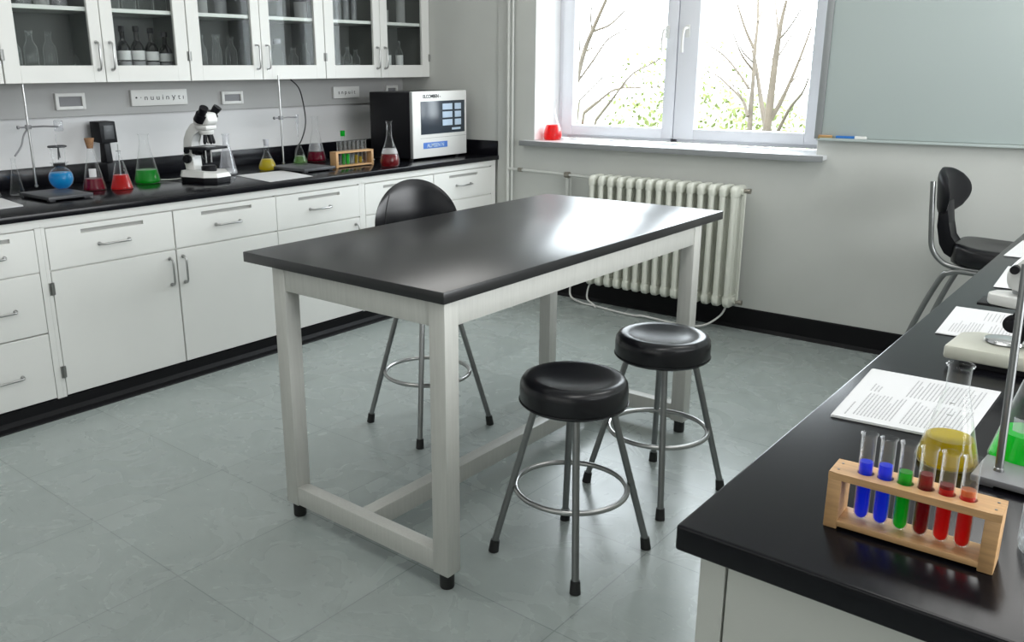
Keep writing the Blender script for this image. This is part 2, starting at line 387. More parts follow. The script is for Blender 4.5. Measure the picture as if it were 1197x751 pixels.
# ---------------------------------------------------------------- left counter: base cabinets
XF = -3.725
def slot_front(g, y0, y1, z0, z1, sy0=None, sy1=None, sz0=0, sz1=0):
    """a flat front in the plane x = XF, with an optional recessed slot"""
    xa, xb = XF-.018, XF
    if sy0 is None: g.box(xa, xb, y0, y1, z0, z1, .0015, 1); return
    g.box(xa, xb, y0, y1, z0, sz0); g.box(xa, xb, y0, y1, sz1, z1)
    g.box(xa, xb, y0, sy0, sz0, sz1); g.box(xa, xb, sy1, y1, sz0, sz1)
def pull(parent, yc, zc, L=.145, vertical=False, x=XF):
    g = G()
    def P(dx, t): return (x+dx, yc, zc+t) if vertical else (x+dx, yc+t, zc)
    h = L/2
    pts = [P(0, -h), P(.016, -h), P(.026, -h+.006), P(.030, -h+.018), P(.030, h-.018), P(.026, h-.006), P(.016, h), P(0, h)]
    g.tube(pts, .0052, 10)
    for t in (-h, h):
        a = P(0, t); b = P(.004, t); g.tube([a, b], .009, 12)
    return g.obj('handle', 'steel', parent)
def drawer(t, y0, y1, z0, z1, slot=True, hy=None, hz=None, handle=True, name='drawer'):
    g = G()
    if slot:
        c = (y0+y1)/2; g_ = min(.152, (y1-y0)*.25)
        slot_front(g, y0, y1, z0, z1, c-g_, c+g_, z1-.040, z1-.022)
    else: slot_front(g, y0, y1, z0, z1)
    d = g.obj(name, 'cab', t, smooth=False)
    if slot:
        s_ = G(); s_.box(XF-.0135, XF-.0125, c-g_, c+g_, z1-.040, z1-.022); s_.obj('label_slot', 'slot', d, smooth=False)
    if handle: pull(d, hy if hy is not None else (y0+y1)/2, hz if hz is not None else (z0+z1)/2-.008)
    return d
def hinge(parent, y, z, x=XF, L=.055):
    g = G(); g.tube([(x+.004, y, z-L/2), (x+.004, y, z+L/2)], .0055, 10); g.box(x-.002, x+.003, y-.012, y+.012, z-L/2, z+L/2, .001, 1)
    g.obj('hinge', 'hinge', parent)
def cupboard_door(t, y0, y1, hand, hinges):
    g = G(); slot_front(g, y0, y1, .078, .651)
    d = g.obj('door', 'cab', t, smooth=False)
    pull(d, y1-.036 if hand == 'r' else y0+.030, .549, .13, True)
    for z in hinges: hinge(d, y0-.005 if hand == 'r' else y1+.004, z)
def base_cabinet(label, y0, y1, stiles):
    t = thing('base_cabinet', label, 'base cabinet', (0, 0, 0), 0, 'base cabinets under the left counter')
    g = G(); g.box(XW+.002, XF-.02, y0, y1, .0725, .884); g.box(XF-.02, XF-.001, y0, y1, .848, .884)
    for a, b in stiles: g.box(XF-.02, XF-.001, a, b, .0725, .85)
    g.box(XF-.02, XF-.012, y0, y1, .651, .658)
    g.obj('carcass', 'cab', t, smooth=False)
    b = G(); b.prism([(XW+.1, 0), (-3.664, 0), (-3.668, .006), (-3.70, .012), (-3.714, .03), (-3.716, .0723), (XW+.1, .0723)], 'y', y0, y1)
    b.obj('plinth', 'black_rubber', t, smooth=False)
    return t
t = base_cabinet('white base cabinet with three drawers, at the left edge of the photo', 1.13, 1.597, [(1.13, 1.15), (1.571, 1.597)])
drawer(t, 1.152, 1.568, .660, .842, hy=1.36, handle=True); drawer(t, 1.152, 1.568, .386, .653, slot=False, hy=1.372, hz=.508); drawer(t, 1.152, 1.568, .078, .379, slot=False, hy=1.36, hz=.213)
t = base_cabinet('white base cabinet, two slotted drawers over a pair of full doors', 1.5975, 2.852, [(1.5975, 1.614), (2.848, 2.852)])
drawer(t, 1.617, 2.229, .659, .841, hz=.742); drawer(t, 2.236, 2.848, .659, .841, hz=.745)
cupboard_door(t, 1.617, 2.229, 'r', (.575, .19)); cupboard_door(t, 2.236, 2.848, 'l', ())
t = base_cabinet('white base cabinet with one drawer over one door, behind the black table', 2.8525, 3.485, [(3.463, 3.485)])
drawer(t, 2.855, 3.461, .659, .841, hz=.745); cupboard_door(t, 2.855, 3.461, 'r', ())
t = base_cabinet('white base cabinet at the window end of the counter, below the analyser', 3.4855, 4.76, [(3.4855, 3.507), (4.715, 4.76)])
drawer(t, 3.510, 4.113, .659, .841, handle=True, hz=.745); drawer(t, 4.122, 4.713, .659, .841, hz=.748, hy=4.415)
cupboard_door(t, 3.510, 4.113, 'r', ()); cupboard_door(t, 4.122, 4.713, 'l', ())
# small filler strip to the wall
# black worktop with upstands
t = thing('worktop', 'long black resin worktop on the left counter with black upstands against both walls', 'worktop', (0, 0, 0))
g = G(); g.box(XW+.002, -3.708, .9, YB-.002, .885, .915, .003); g.obj('slab', 'resin', t)
g = G(); g.box(XW+.002, XW+.026, .9, YB-.002, .915, 1.013, .002); g.obj('upstand', 'resin', t)
g = G(); g.box(XW+.026, -3.714, YB-.026, YB-.002, .915, 1.013, .002); g.obj('upstand', 'resin', t)

# ---------------------------------------------------------------- wall cabinets with glass doors
XU = -4.352
def wall_cabinet(label, y0, ym, y1, first=True):
    t = thing('wall_cabinet', label, 'wall cabinet', (0, 0, 0), 0, 'glazed wall cabinets over the left counter')
    zb, zt = 1.446, 2.26
    g = G(); X0 = XW+.003; XD = XU-.02
    g.box(X0, XD, y0+.001, y0+.018, zb, zt); g.box(X0, XD, y1-.018, y1-.001, zb, zt)
    g.box(X0, XD, y0+.018, y1-.018, zb, zb+.018); g.box(X0, XD, y0+.018, y1-.018, zt-.018, zt)
    g.box(X0, XD, ym-.009, ym+.009, zb+.018, zt-.018)
    g.obj('carcass', 'cab', t, smooth=False)
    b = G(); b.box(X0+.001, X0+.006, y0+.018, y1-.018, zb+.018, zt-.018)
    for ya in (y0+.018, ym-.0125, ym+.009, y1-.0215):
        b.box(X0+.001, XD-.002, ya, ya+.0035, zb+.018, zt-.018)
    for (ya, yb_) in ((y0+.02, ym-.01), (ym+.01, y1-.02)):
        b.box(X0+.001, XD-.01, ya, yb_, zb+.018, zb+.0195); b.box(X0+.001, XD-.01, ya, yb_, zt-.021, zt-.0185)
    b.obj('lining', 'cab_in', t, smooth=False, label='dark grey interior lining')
    for (ya, yb_) in ((y0+.022, ym-.013), (ym+.013, y1-.022)):
        s_ = G(); s_.box(X0+.008, XD-.008, ya, yb_, 1.790, 1.810, .001, 1); s_.obj('shelf', 'shelf', t)
    for (ya, yb_, hand) in ((y0+.002, ym-.002, 'r'), (ym+.002, y1-.002, 'l')):
        d = G(); L, R = .076, .070
        if hand == 'r': L, R = .078, .062
        else: L, R = .068, .076
        d.box(XD, XU, ya, ya+L, zb-.003, zt+.003, .0015, 1); d.box(XD, XU, yb_-R, yb_, zb-.003, zt+.003, .0015, 1)
        d.box(XD, XU, ya+L-.0015, yb_-R+.0015, zb-.003, 1.526, .0015, 1); d.box(XD, XU, ya+L-.0015, yb_-R+.0015, 2.185, zt+.003, .0015, 1)
        door = d.obj('door', 'cab', t)
        p_ = G(); p_.box(XD+.006, XD+.010, ya+L-.006, yb_-R+.006, 1.52, 2.19); p_.obj('pane', 'glass_cab', door, smooth=False)
        yc = yb_-.034 if hand == 'r' else ya+.036
        h = G()
        pts = [(XU, yc, 1.505), (XU+.016, yc, 1.505), (XU+.026, yc, 1.511), (XU+.030, yc, 1.523), (XU+.030, yc, 1.622), (XU+.026, yc, 1.634), (XU+.016, yc, 1.64), (XU, yc, 1.64)]
        h.tube(pts, .0052, 10)
        for z in (1.505, 1.64): h.tube([(XU, yc, z), (XU+.004, yc, z)], .009, 12)
        h.obj('handle', 'steel', door)
        hinge(door, ya-.001 if hand == 'r' else yb_+.001, 1.575, XU, .05)
    return t
wall_cabinet('glazed white wall cabinet cut off at the left edge of the photo', .80, 1.30, 1.797)
wall_cabinet('glazed white wall cabinet holding a row of black bottles', 1.799, 2.308, 2.806)
wall_cabinet('middle glazed white wall cabinet with clear bottles behind both doors', 2.808, 3.302, 3.799)
wall_cabinet('glazed white wall cabinet in the corner, nearest the window wall', 3.801, 4.295, 4.788)

# glassware inside the cabinets
def bottle_profile(h, r, rn, sh=.62):
    return [(0, 0), (r*.94, 0), (r, .004), (r, h*sh), (r*.93, h*(sh+.05)), (r*.6, h*(sh+.13)), (rn, h*(sh+.18)), (rn, h*.93), (rn*1.22, h*.935), (rn*1.22, h)]
def clear_bottle(y, h, r, rn, label, z=1.4665, x=-4.5, mat='glass_thick', capt=False, capm=None, tagw=False):
    if not (capm or tagw):
        g = G(); g.lathe(bottle_profile(h, r, rn), seg=20, capt=False); o = g.obj('glass_bottle', mat, loc=(x, y, z)); tag(o, label, 'bottle', 'bottles in the wall cabinets'); return o
    t = thing('glass_bottle', label, 'bottle', (x, y, z), 0, 'bottles in the wall cabinets')
    g = G(); g.lathe(bottle_profile(h, r, rn), seg=20, capt=False); g.obj('bottle_body', mat, t)
    if capm: g = G(); g.lathe([(0, h*.9), (rn*1.3, h*.9), (rn*1.3, h*1.04), (0, h*1.04)], seg=20); g.obj('cap', capm, t)
    if tagw: g = G(); g.lathe([(r+.0008, h*.24), (r+.0012, h*.25), (r+.0012, h*.56), (r+.0008, h*.57)], seg=24, capb=False, capt=False); g.obj('paper_label', 'white_paint', t)
    return t
def dark_bottle(y, h, label):
    t = thing('reagent_bottle', label, 'bottle', (-4.5, y, 1.4665), 0, 'black bottles in the wall cabinet')
    g = G(); g.lathe(bottle_profile(h, .036, .0125, .56), seg=24); g.obj('bottle_body', 'bottle_dark', t)
    g = G(); g.lathe([(0, h*.90), (.0165, h*.90), (.017, h*.91), (.017, h*1.0), (.015, h*1.01), (0, h*1.01)], seg=20); g.obj('cap', 'plastic_black', t)
    g = G(); g.lathe([(.0368, h*.34), (.0372, h*.345), (.0372, h*.52), (.0368, h*.525)], seg=24, capb=False, capt=False); g.obj('paper_label', 'white_paint', t)
    g = G(); g.lathe([(.0368, h*.10), (.0372, h*.105), (.0372, h*.31), (.0368, h*.315)], seg=24, capb=False, capt=False); g.obj('lower_label', 'grey_metal', t, label='dull grey lower label')
dark_bottle(2.500, .262, 'black bottle with white label, leftmost of the four in the wall cabinet')
dark_bottle(2.583, .264, 'black bottle with white label, second from the left of the four in the wall cabinet')
dark_bottle(2.668, .255, 'black bottle with white label, third from the left of the four in the wall cabinet')
dark_bottle(2.752, .238, 'shortest black bottle with white label, rightmost of the four in the wall cabinet')
N1 = ['first', 'second', 'third', 'fourth', 'fifth']
for k, (y, h, r) in enumerate([(1.925, .215, .030), (2.005, .228, .032), (2.100, .228, .032)]):
    clear_bottle(y, h, r, .014, 'clear glass bottle, %s from the left on the lower shelf of the leftmost glazed door' % N1[k])
clear_bottle(2.215, .15, .030, .013, 'faint small clear bottle beside the door handle, lower shelf of the leftmost glazed door', mat='glass')
for k, (y, h, r, rn) in enumerate([(2.985, .23, .030, .013), (3.09, .235, .027, .018), (3.19, .225, .034, .014), (3.272, .21, .026, .010)]):
    clear_bottle(y, h, r, rn, 'clear glass bottle, %s from the left behind the third glazed door' % N1[k])
clear_bottle(3.535, .21, .034, .018, 'white-shouldered clear bottle, first from the left behind the fourth glazed door', capm='stopper')
for k, (y, h, r) in enumerate([(3.66, .17, .030), (3.755, .20, .031)]):
    clear_bottle(y, h, r, .014, 'clear glass bottle, %s from the left behind the fourth glazed door' % N1[k+1])
for k, (y, h) in enumerate([(4.045, .16), (4.125, .18), (4.20, .165)]):
    clear_bottle(y, h, .029, .012, 'clear glass bottle, %s from the left behind the fifth glazed door' % N1[k])
clear_bottle(4.505, .225, .028, .010, 'slim bottle with white label, left of the two behind the glazed corner door', tagw=True)
clear_bottle(4.625, .227, .028, .010, 'slim bottle with white label, right of the two behind the glazed corner door', tagw=True)
def upper_beaker(y, h, r, label, mat='glass_thick', cat='beaker', name='beaker', x=-4.5):
    g = G(); g.lathe([(0, 0), (r*.95, 0), (r, .004), (r, h*.97), (r*1.06, h)], seg=24, capt=False)
    o = g.obj(name, mat, loc=(x, y, 1.811)); tag(o, label, cat, 'glassware on the upper cabinet shelves')
for k, (y, r, h, m) in enumerate([(2.00, .036, .12, 'glass_frost'), (2.09, .036, .11, 'milk_white'), (2.18, .036, .12, 'glass_frost')]):
    upper_beaker(y, h, r, 'straight glass beaker, %s from the left on the upper shelf of the leftmost glazed door' % N1[k], m)
for k, (y, r, h) in enumerate([(2.46, .040, .12), (2.56, .036, .15), (2.66, .040, .10), (2.745, .034, .09)]):
    upper_beaker(y, h, r, 'greenish glass beaker, %s from the left above the black bottles' % N1[k])
upper_beaker(3.005, .16, .038, 'white jar on the upper shelf of the third glazed door', 'milk_white', 'jar', 'storage_jar')
upper_beaker(3.14, .20, .034, 'tall green-tinted jar on the upper shelf of the third glazed door', 'glass_frost', 'jar', 'storage_jar')
upper_beaker(3.585, .18, .030, 'tall pale cylinder on the upper shelf of the fourth glazed door', 'glass_frost', 'cylinder', 'measuring_cylinder')
upper_beaker(3.74, .10, .042, 'low white dish on the upper shelf of the fourth glazed door', 'milk_white', 'dish', 'glass_dish')
for k, y in enumerate((4.06, 4.13, 4.20)):
    upper_beaker(y, .17, .020, 'thin glass cylinder, %s from the left on the upper shelf of the fifth glazed door' % N1[k], 'glass_frost', 'cylinder', 'measuring_cylinder')
upper_beaker(4.49, .085, .028, 'small white jar on the upper shelf of the glazed corner door', 'milk_white', 'jar', 'storage_jar')
upper_beaker(4.65, .17, .032, 'pale bottle with square label on the upper shelf of the glazed corner door', 'milk_white', 'bottle', 'glass_bottle')

# ---------------------------------------------------------------- things on the left rail panel
XRL = XW+.028
def thermostat(y0, y1, z0, z1, label):
    t = thing('wall_meter', label, 'wall meter', (XRL, (y0+y1)/2, (z0+z1)/2), 0, 'framed meters on the rail panel')
    a, b = (y1-y0)/2, (z1-z0)/2; g = G(); f = .018
    g.box(0, .02, -a, -a+f, -b, b, .002); g.box(0, .02, a-f, a, -b, b, .002); g.box(0, .02, -a+f-.001, a-f+.001, -b, -b+f, .002); g.box(0, .02, -a+f-.001, a-f+.001, b-f, b, .002)
    g.obj('bezel', 'white_plastic', t)
    g = G(); g.box(0, .009, -a+f, a-f, -b+f, b-f)
    for k in range(5): g.box(.009, .0115, -a+f+.006, a-f-.006, -b+f+.004+k*.009, -b+f+.007+k*.009)
    g.obj('grille', 'grey_metal', t, smooth=False)
thermostat(2.150, 2.312, 1.302, 1.388, 'white framed meter with grey grille on the rail panel, above the blue flask')
thermostat(3.180, 3.335, 1.298, 1.374, 'white framed meter on the rail panel, between the two white signs')
thermostat(4.60, 4.72, 1.310, 1.385, 'white framed meter on the rail panel, partly hidden behind the analyser')
def text_mesh(body, size, mat, parent, m, name='lettering', bold=.0, sx=1.0):
    c = bpy.data.curves.new(name, 'FONT'); c.body = body; c.size = size; c.extrude = .0006; c.align_x = 'CENTER'; c.align_y = 'CENTER'; c.offset = bold
    tmp = bpy.data.objects.new(name, c); COL.objects.link(tmp)
    bpy.context.view_layer.update()
    me = bpy.data.meshes.new_from_object(tmp.evaluated_get(bpy.context.evaluated_depsgraph_get()))
    bpy.data.objects.remove(tmp)
    me.name = name; me.transform(m @ Matrix.Diagonal((sx, 1, 1, 1)))
    me.materials.clear(); me.materials.append(M[mat])
    o = bpy.data.objects.new(name, me); COL.objects.link(o); o.parent = parent; return o
FACE_X = Matrix(((0, 0, 1, 0), (1, 0, 0, 0), (0, 1, 0, 0), (0, 0, 0, 1)))   # text facing +x, reading towards +y
def sign(y0, y1, z0, z1, body, size, label, sx):
    t = thing('wall_sign', label, 'sign', (XRL, (y0+y1)/2, (z0+z1)/2), 0, 'white signs on the rail panel')
    a, b = (y1-y0)/2, (z1-z0)/2
    g = G(); g.box(0, .022, -a, a, -b, b, .0015); g.obj('sign_board', 'white_plastic', t)
    text_mesh(body, size, 'ink_dark', t, Matrix.Translation((.0222, 0, 0)) @ FACE_X, sx=sx)
sign(2.578, 2.935, 1.308, 1.396, '\u2022 \u00b7 n u u i n \u0263 t \u0131', .042, 'wide white sign with a row of small dark letters on the rail panel', 1.15)
sign(4.085, 4.325, 1.308, 1.386, 's n p u i t', .038, 'narrower white sign with six small dark letters, left of the analyser', 1.1)

# ---------------------------------------------------------------- glassware builders
def cone_prof(h, r, rn, neck=.26, rb=.1):
    """outline of an erlenmeyer flask"""
    zn = h*(1-neck); k = r*rb
    return [(0, .001), (r-k, 0), (r-k*.3, k*.25), (r, k*.9), (r-(r-rn)*.06, k*.9+(zn-k)*.06), (rn+(r-rn)*.12, zn*.90), (rn+(r-rn)*.03, zn*.97), (rn, zn+h*.02), (rn, h*.97), (rn*1.18, h*.978), (rn*1.22, h*.99), (rn*1.12, h)]
def drop_prof(h, r, rn):
    return [(0, .001), (r*.80, 0), (r*.93, h*.02), (r, h*.085), (r*.99, h*.15), (r*.90, h*.25), (r*.74, h*.36), (r*.56, h*.47), (r*.40, h*.58), (rn*1.08, h*.68), (rn, h*.76), (rn, h*.96), (rn*1.2, h*.985), (rn*1.25, h)]
def round_prof(h, r, rn):
    pts = [(0, .001)]
    for k in range(0, 13):
        a = -math.pi*.36+k*(math.pi*.36+math.pi*.40)/12
        pts.append((r*math.cos(a), r*.9+r*math.sin(a)))
    z = pts[-1][1]
    z0 = pts[1][1]; pts = [(p[0], p[1]-z0) if i else (0, 0) for i, p in enumerate(pts)]; z -= z0
    return pts+[(rn, z+(r*.12)), (rn, h*.97), (rn*1.25, h*.985), (rn*1.25, h)]
def clip_prof(prof, frac_z, inset=.0018):
    """liquid body: the outline shrunk by the wall, cut flat at frac_z"""
    out = []
    for i, (r, z) in enumerate(prof):
        if z <= frac_z: out.append((max(0, r-inset) if r > 0 else 0, z+inset*.8))
        else:
            r0, z0 = prof[i-1]; t = (frac_z-z0)/(z-z0); out.append((max(0, r0+(r-r0)*t-inset), frac_z)); break
    out.append((0, frac_z)); return out
def flask(name, label, cat, loc, prof, liquid=None, level=0, group=None, seg=40, mat='glass', rz=0):
    t = thing(name, label, cat, loc, rz, group)
    g = G(); g.lathe(prof, seg=seg, capt=False); g.obj('glass_body', mat, t, angle=60)
    if liquid: g = G(); g.lathe(clip_prof(prof, level), seg=seg, capt=False); g.obj('liquid', liquid, t, angle=30)
    return t
ZL = .9155
FG = 'flasks on the left counter'
t = flask('erlenmeyer_flask', 'empty clear flask cut off at the left edge of the left counter', 'flask', (-4.40, 1.665, ZL), cone_prof(.215, .055, .013, .22), None, group=FG)
g = G(); g.lathe([(.0385, .062), (.040, .063), (.040, .067), (.0385, .068)], seg=32, capb=False, capt=False); g.obj('ring_mark', 'milk_white', t)
flask('erlenmeyer_flask', 'small empty clear flask on the left counter, left of the stand with the blue flask', 'flask', (-4.383, 1.795, ZL), cone_prof(.178, .034, .010, .2), None, group=FG)
t = flask('erlenmeyer_flask', 'clear flask of crimson liquid closed with a brown cork', 'flask', (-4.252, 2.124, ZL), cone_prof(.225, .056, .0155, .14), 'liquid_crimson', .058, FG)
g = G(); g.lathe([(0, .208), (.0145, .208), (.024, .257), (.023, .259), (0, .259)], seg=28); g.obj('cork', 'cork', t)
g = G(); g.prism([(math.cos(a)*.0445, math.sin(a)*.0445) for a in [-.9+k*.1 for k in range(9)]]+[(math.cos(a)*.0435, math.sin(a)*.0435) for a in [-.1-k*.1 for k in range(9)]], 'z', .068, .11); g.obj('paper_label', 'paper', t)
t = flask('erlenmeyer_flask', 'clear flask of bright red liquid with a rod in its neck', 'flask', (-4.168, 2.227, ZL), cone_prof(.19, .055, .009, .08), 'liquid_red', .072, FG)
g = G(); g.tube([(0, 0, .03), (.002, 0, .226)], .003, 8); g.obj('glass_rod', 'steel', t)
g = G(); g.lathe([(.004, .188), (.013, .19), (.013, .193), (.004, .193)], seg=20); g.obj('rim_disc', 'glass_frost', t)
flask('erlenmeyer_flask', 'tall clear flask of green liquid left of the microscope', 'flask', (-4.29, 2.443, ZL), cone_prof(.262, .068, .024, .2, .22), 'liquid_green', .072, FG)
flask('erlenmeyer_flask', 'frosted white empty flask right of the microscope', 'flask', (-4.275, 2.947, ZL), cone_prof(.232, .054, .019, .25, .2), 'milk_white', .030, FG, mat='glass_frost')
t = flask('round_flask', 'round-bellied flask of yellow liquid with a grey stopper', 'flask', (-4.27, 3.226, ZL), drop_prof(.155, .052, .014), 'liquid_yellow', .066, FG)
g = G(); g.lathe([(0, .145), (.012, .145), (.0175, .182), (.0165, .184), (0, .184)], seg=24); g.obj('stopper', 'stopper', t)
t = flask('erlenmeyer_flask', 'tall clear flask of purple-red liquid behind the dark grey stand', 'flask', (-4.45, 3.765, ZL), cone_prof(.29, .064, .021, .30, .2), 'liquid_crimson', .062, FG)
g = G(); g.lathe(clip_prof([(0, .064), (.050, .064), (.0535, .066), (.038, .118)], .117), seg=36); g.obj('white_band', 'glass_frost', t, label='frosted white band above the liquid')
t = flask('teardrop_flask', 'long-necked flask of dark red liquid in front of the analyser', 'flask', (-3.80, 3.80, ZL), drop_prof(.275, .059, .0155), 'liquid_dark_red', .078, FG)
g = G(); g.lathe([(.0498, .081), (.0506, .081), (.0462, .094), (.0412, .110), (.0404, .110)], seg=36, capb=False, capt=False); g.obj('white_band', 'milk_white', t, label='white band above the liquid')
flask('teardrop_flask', 'clear flask of vivid red liquid standing on the window sill', 'flask', (-3.335, 4.885, 1.0295), drop_prof(.262, .062, .016), 'liquid_red', .098)

# ---------------------------------------------------------------- ring stands on the left counter
def stand_plate(g, L, W, H=.016, feet=True):
    pass
def ring_stand(label, loc, rz, rodh, rod_at, plate, clampz, arm, group):
    t = thing('ring_stand', label, 'laboratory stand', loc, rz, group)
    x0, x1, y0, y1 = plate
    g = G(); g.box(x0, x1, y0, y1, .008, .024, .003)
    for a in (x0+.03, x1-.03):
        for b in (y0+.025, y1-.025): g.box(a-.016, a+.016, b-.014, b+.014, 0, .009, .002)
    g.obj('base_plate', 'stand_grey', t)
    g = G(); rx, ry = rod_at; g.tube([(rx, ry, .02), (rx, ry, rodh)], .0058, 14); g.lathe([(.010, .024), (.010, .03), (.006, .032)], (rx, ry, 0), 16); g.obj('rod', 'steel', t)
    g = G(); g.box(rx-.011, rx+.011, ry-.013, ry+.013, clampz-.011, clampz+.011, .003)
    g.tube([(rx-.0, ry-.05, clampz), (rx, ry+.01, clampz)], .0045, 10); g.lathe([(.009, -.004), (.009, .004)], (0, 0, 0), 12, mat=Matrix.Translation((rx, ry-.05, clampz)) @ Matrix.Rotation(math.pi/2, 4, 'X'))
    ax, ay = arm; g.tube([(rx, ry, clampz), (rx+ax*.5, ry+ay*.5, clampz+.003), (rx+ax, ry+ay, clampz)], .0045, 10)
    g.obj('clamp', 'grey_metal', t)
    return t
t = ring_stand('dark grey plate stand with tall rod and the blue round flask', (-4.11, 1.86, ZL), 0, .525, (-.33, .055), (-.17, .135, -.10, .115), .318, (.10, .105), 'plate stands on the left counter')
g = G(); g.lathe([(.018, .295), (.022, .30), (.022, .345), (.018, .35)], (-.23, .16, 0), 20, capb=False, capt=False); g.obj('clamp_jaw', 'glass_frost', t)
g = G(); g.tube(smooth_path([(-.33, .055, .315), (-.335, .03, .28), (-.31, .0, .23), (-.29, -.045, .185)], 6), .0045, 8); g.obj('rubber_tube', 'grey_metal', t)
# blue flask
P0 = (-4.245, 1.955, ZL+.0245)
t = flask('round_flask', 'round flask of bright blue liquid on the dark grey plate stand', 'flask', P0, round_prof(.128, .057, .034), 'liquid_blue', .080, FG)
g = G(); g.ring((0, 0, .205), .040, .0045); g.tube([(-.012, .01, .205), (-.014, .006, .14)], .003, 8); g.tube([(.012, .0, .205), (.004, .006, .15)], .003, 8); g.obj('wire_ring', 'stand_grey', t, label='dark wire ring above the flask')
g = G(); g.lathe([(.027, .125), (.030, .128), (.036, .203)], seg=32, capb=False, capt=False); g.obj('glass_funnel', 'glass', t)
g = G(); g.lathe([(0, .108), (.027, .108), (.028, .112), (.028, .124), (0, .126)], seg=28); g.obj('stopper', 'plastic_black', t, label='black stopper')
g = G(); g.tube([(-.008, .004, .20), (-.008, .004, .262)], .0022, 8); g.obj('glass_stem', 'glass_frost', t)

t = ring_stand('dark grey plate stand with thin rod and the pale green flask', (-4.06, 3.36, ZL), 0, .552, (-.262, .03), (-.215, .125, -.125, .115), .300, (.035, .095), 'plate stands on the left counter')
g = G(); g.lathe([(.009, .262), (.009, .30), (.011, .318)], (-.225, .125, 0), 16, capb=False, capt=False); g.obj('clamp_jaw', 'glass_frost', t)
g = G(); g.tube([(-.225, .125, .18), (-.225, .125, .262)], [.002, .005], 8); g.obj('glass_stem', 'glass_frost', t)
flask('erlenmeyer_flask', 'small flask of pale green liquid standing on the dark plate stand', 'flask', (-4.235, 3.452, ZL+.0245), cone_prof(.122, .043, .009, .12, .2), 'liquid_pale_green', .044, FG)
g = G(); g.tube(smooth_path([(-4.42, 3.56, 1.443), (-4.41, 3.62, 1.38), (-4.42, 3.66, 1.25), (-4.42, 3.66, 1.15), (-4.42, 3.62, 1.06), (-4.41, 3.56, 1.0), (-4.38, 3.54, .922)], 8), .0042, 8)
tag(g.obj('power_cable', 'cable_black'), 'thin black cable hanging from under the wall cabinets behind the thin rod stand', 'cable')

# ---------------------------------------------------------------- black sensor on a post
t = thing('desk_sensor', 'black box on a black post behind the cork-stoppered flask', 'instrument', (-4.57, 2.375, ZL), .25)
g = G(); g.box(-.045, .055, -.055, .055, 0, .100, .006); g.obj('base_block', 'plastic_black', t)
g = G(); g.prism([(-.03, .10), (.02, .10), (.01, .22), (-.02, .24)], 'y', -.022, .022, .003); g.obj('post', 'plastic_black', t)
g = G(); g.prism([(-.045, .215), (.035, .205), (.028, .318), (-.045, .322)], 'y', -.055, .055, .004); h = g.obj('head', 'plastic_black', t)
g = G(); g.box(.026, .0345, -.032, .036, .225, .30, .002)
for k in range(4): g.box(.0345, .0355, -.024, .026, .237+k*.015, .240+k*.015)
g.obj('front_grille', 'stand_grey', h)

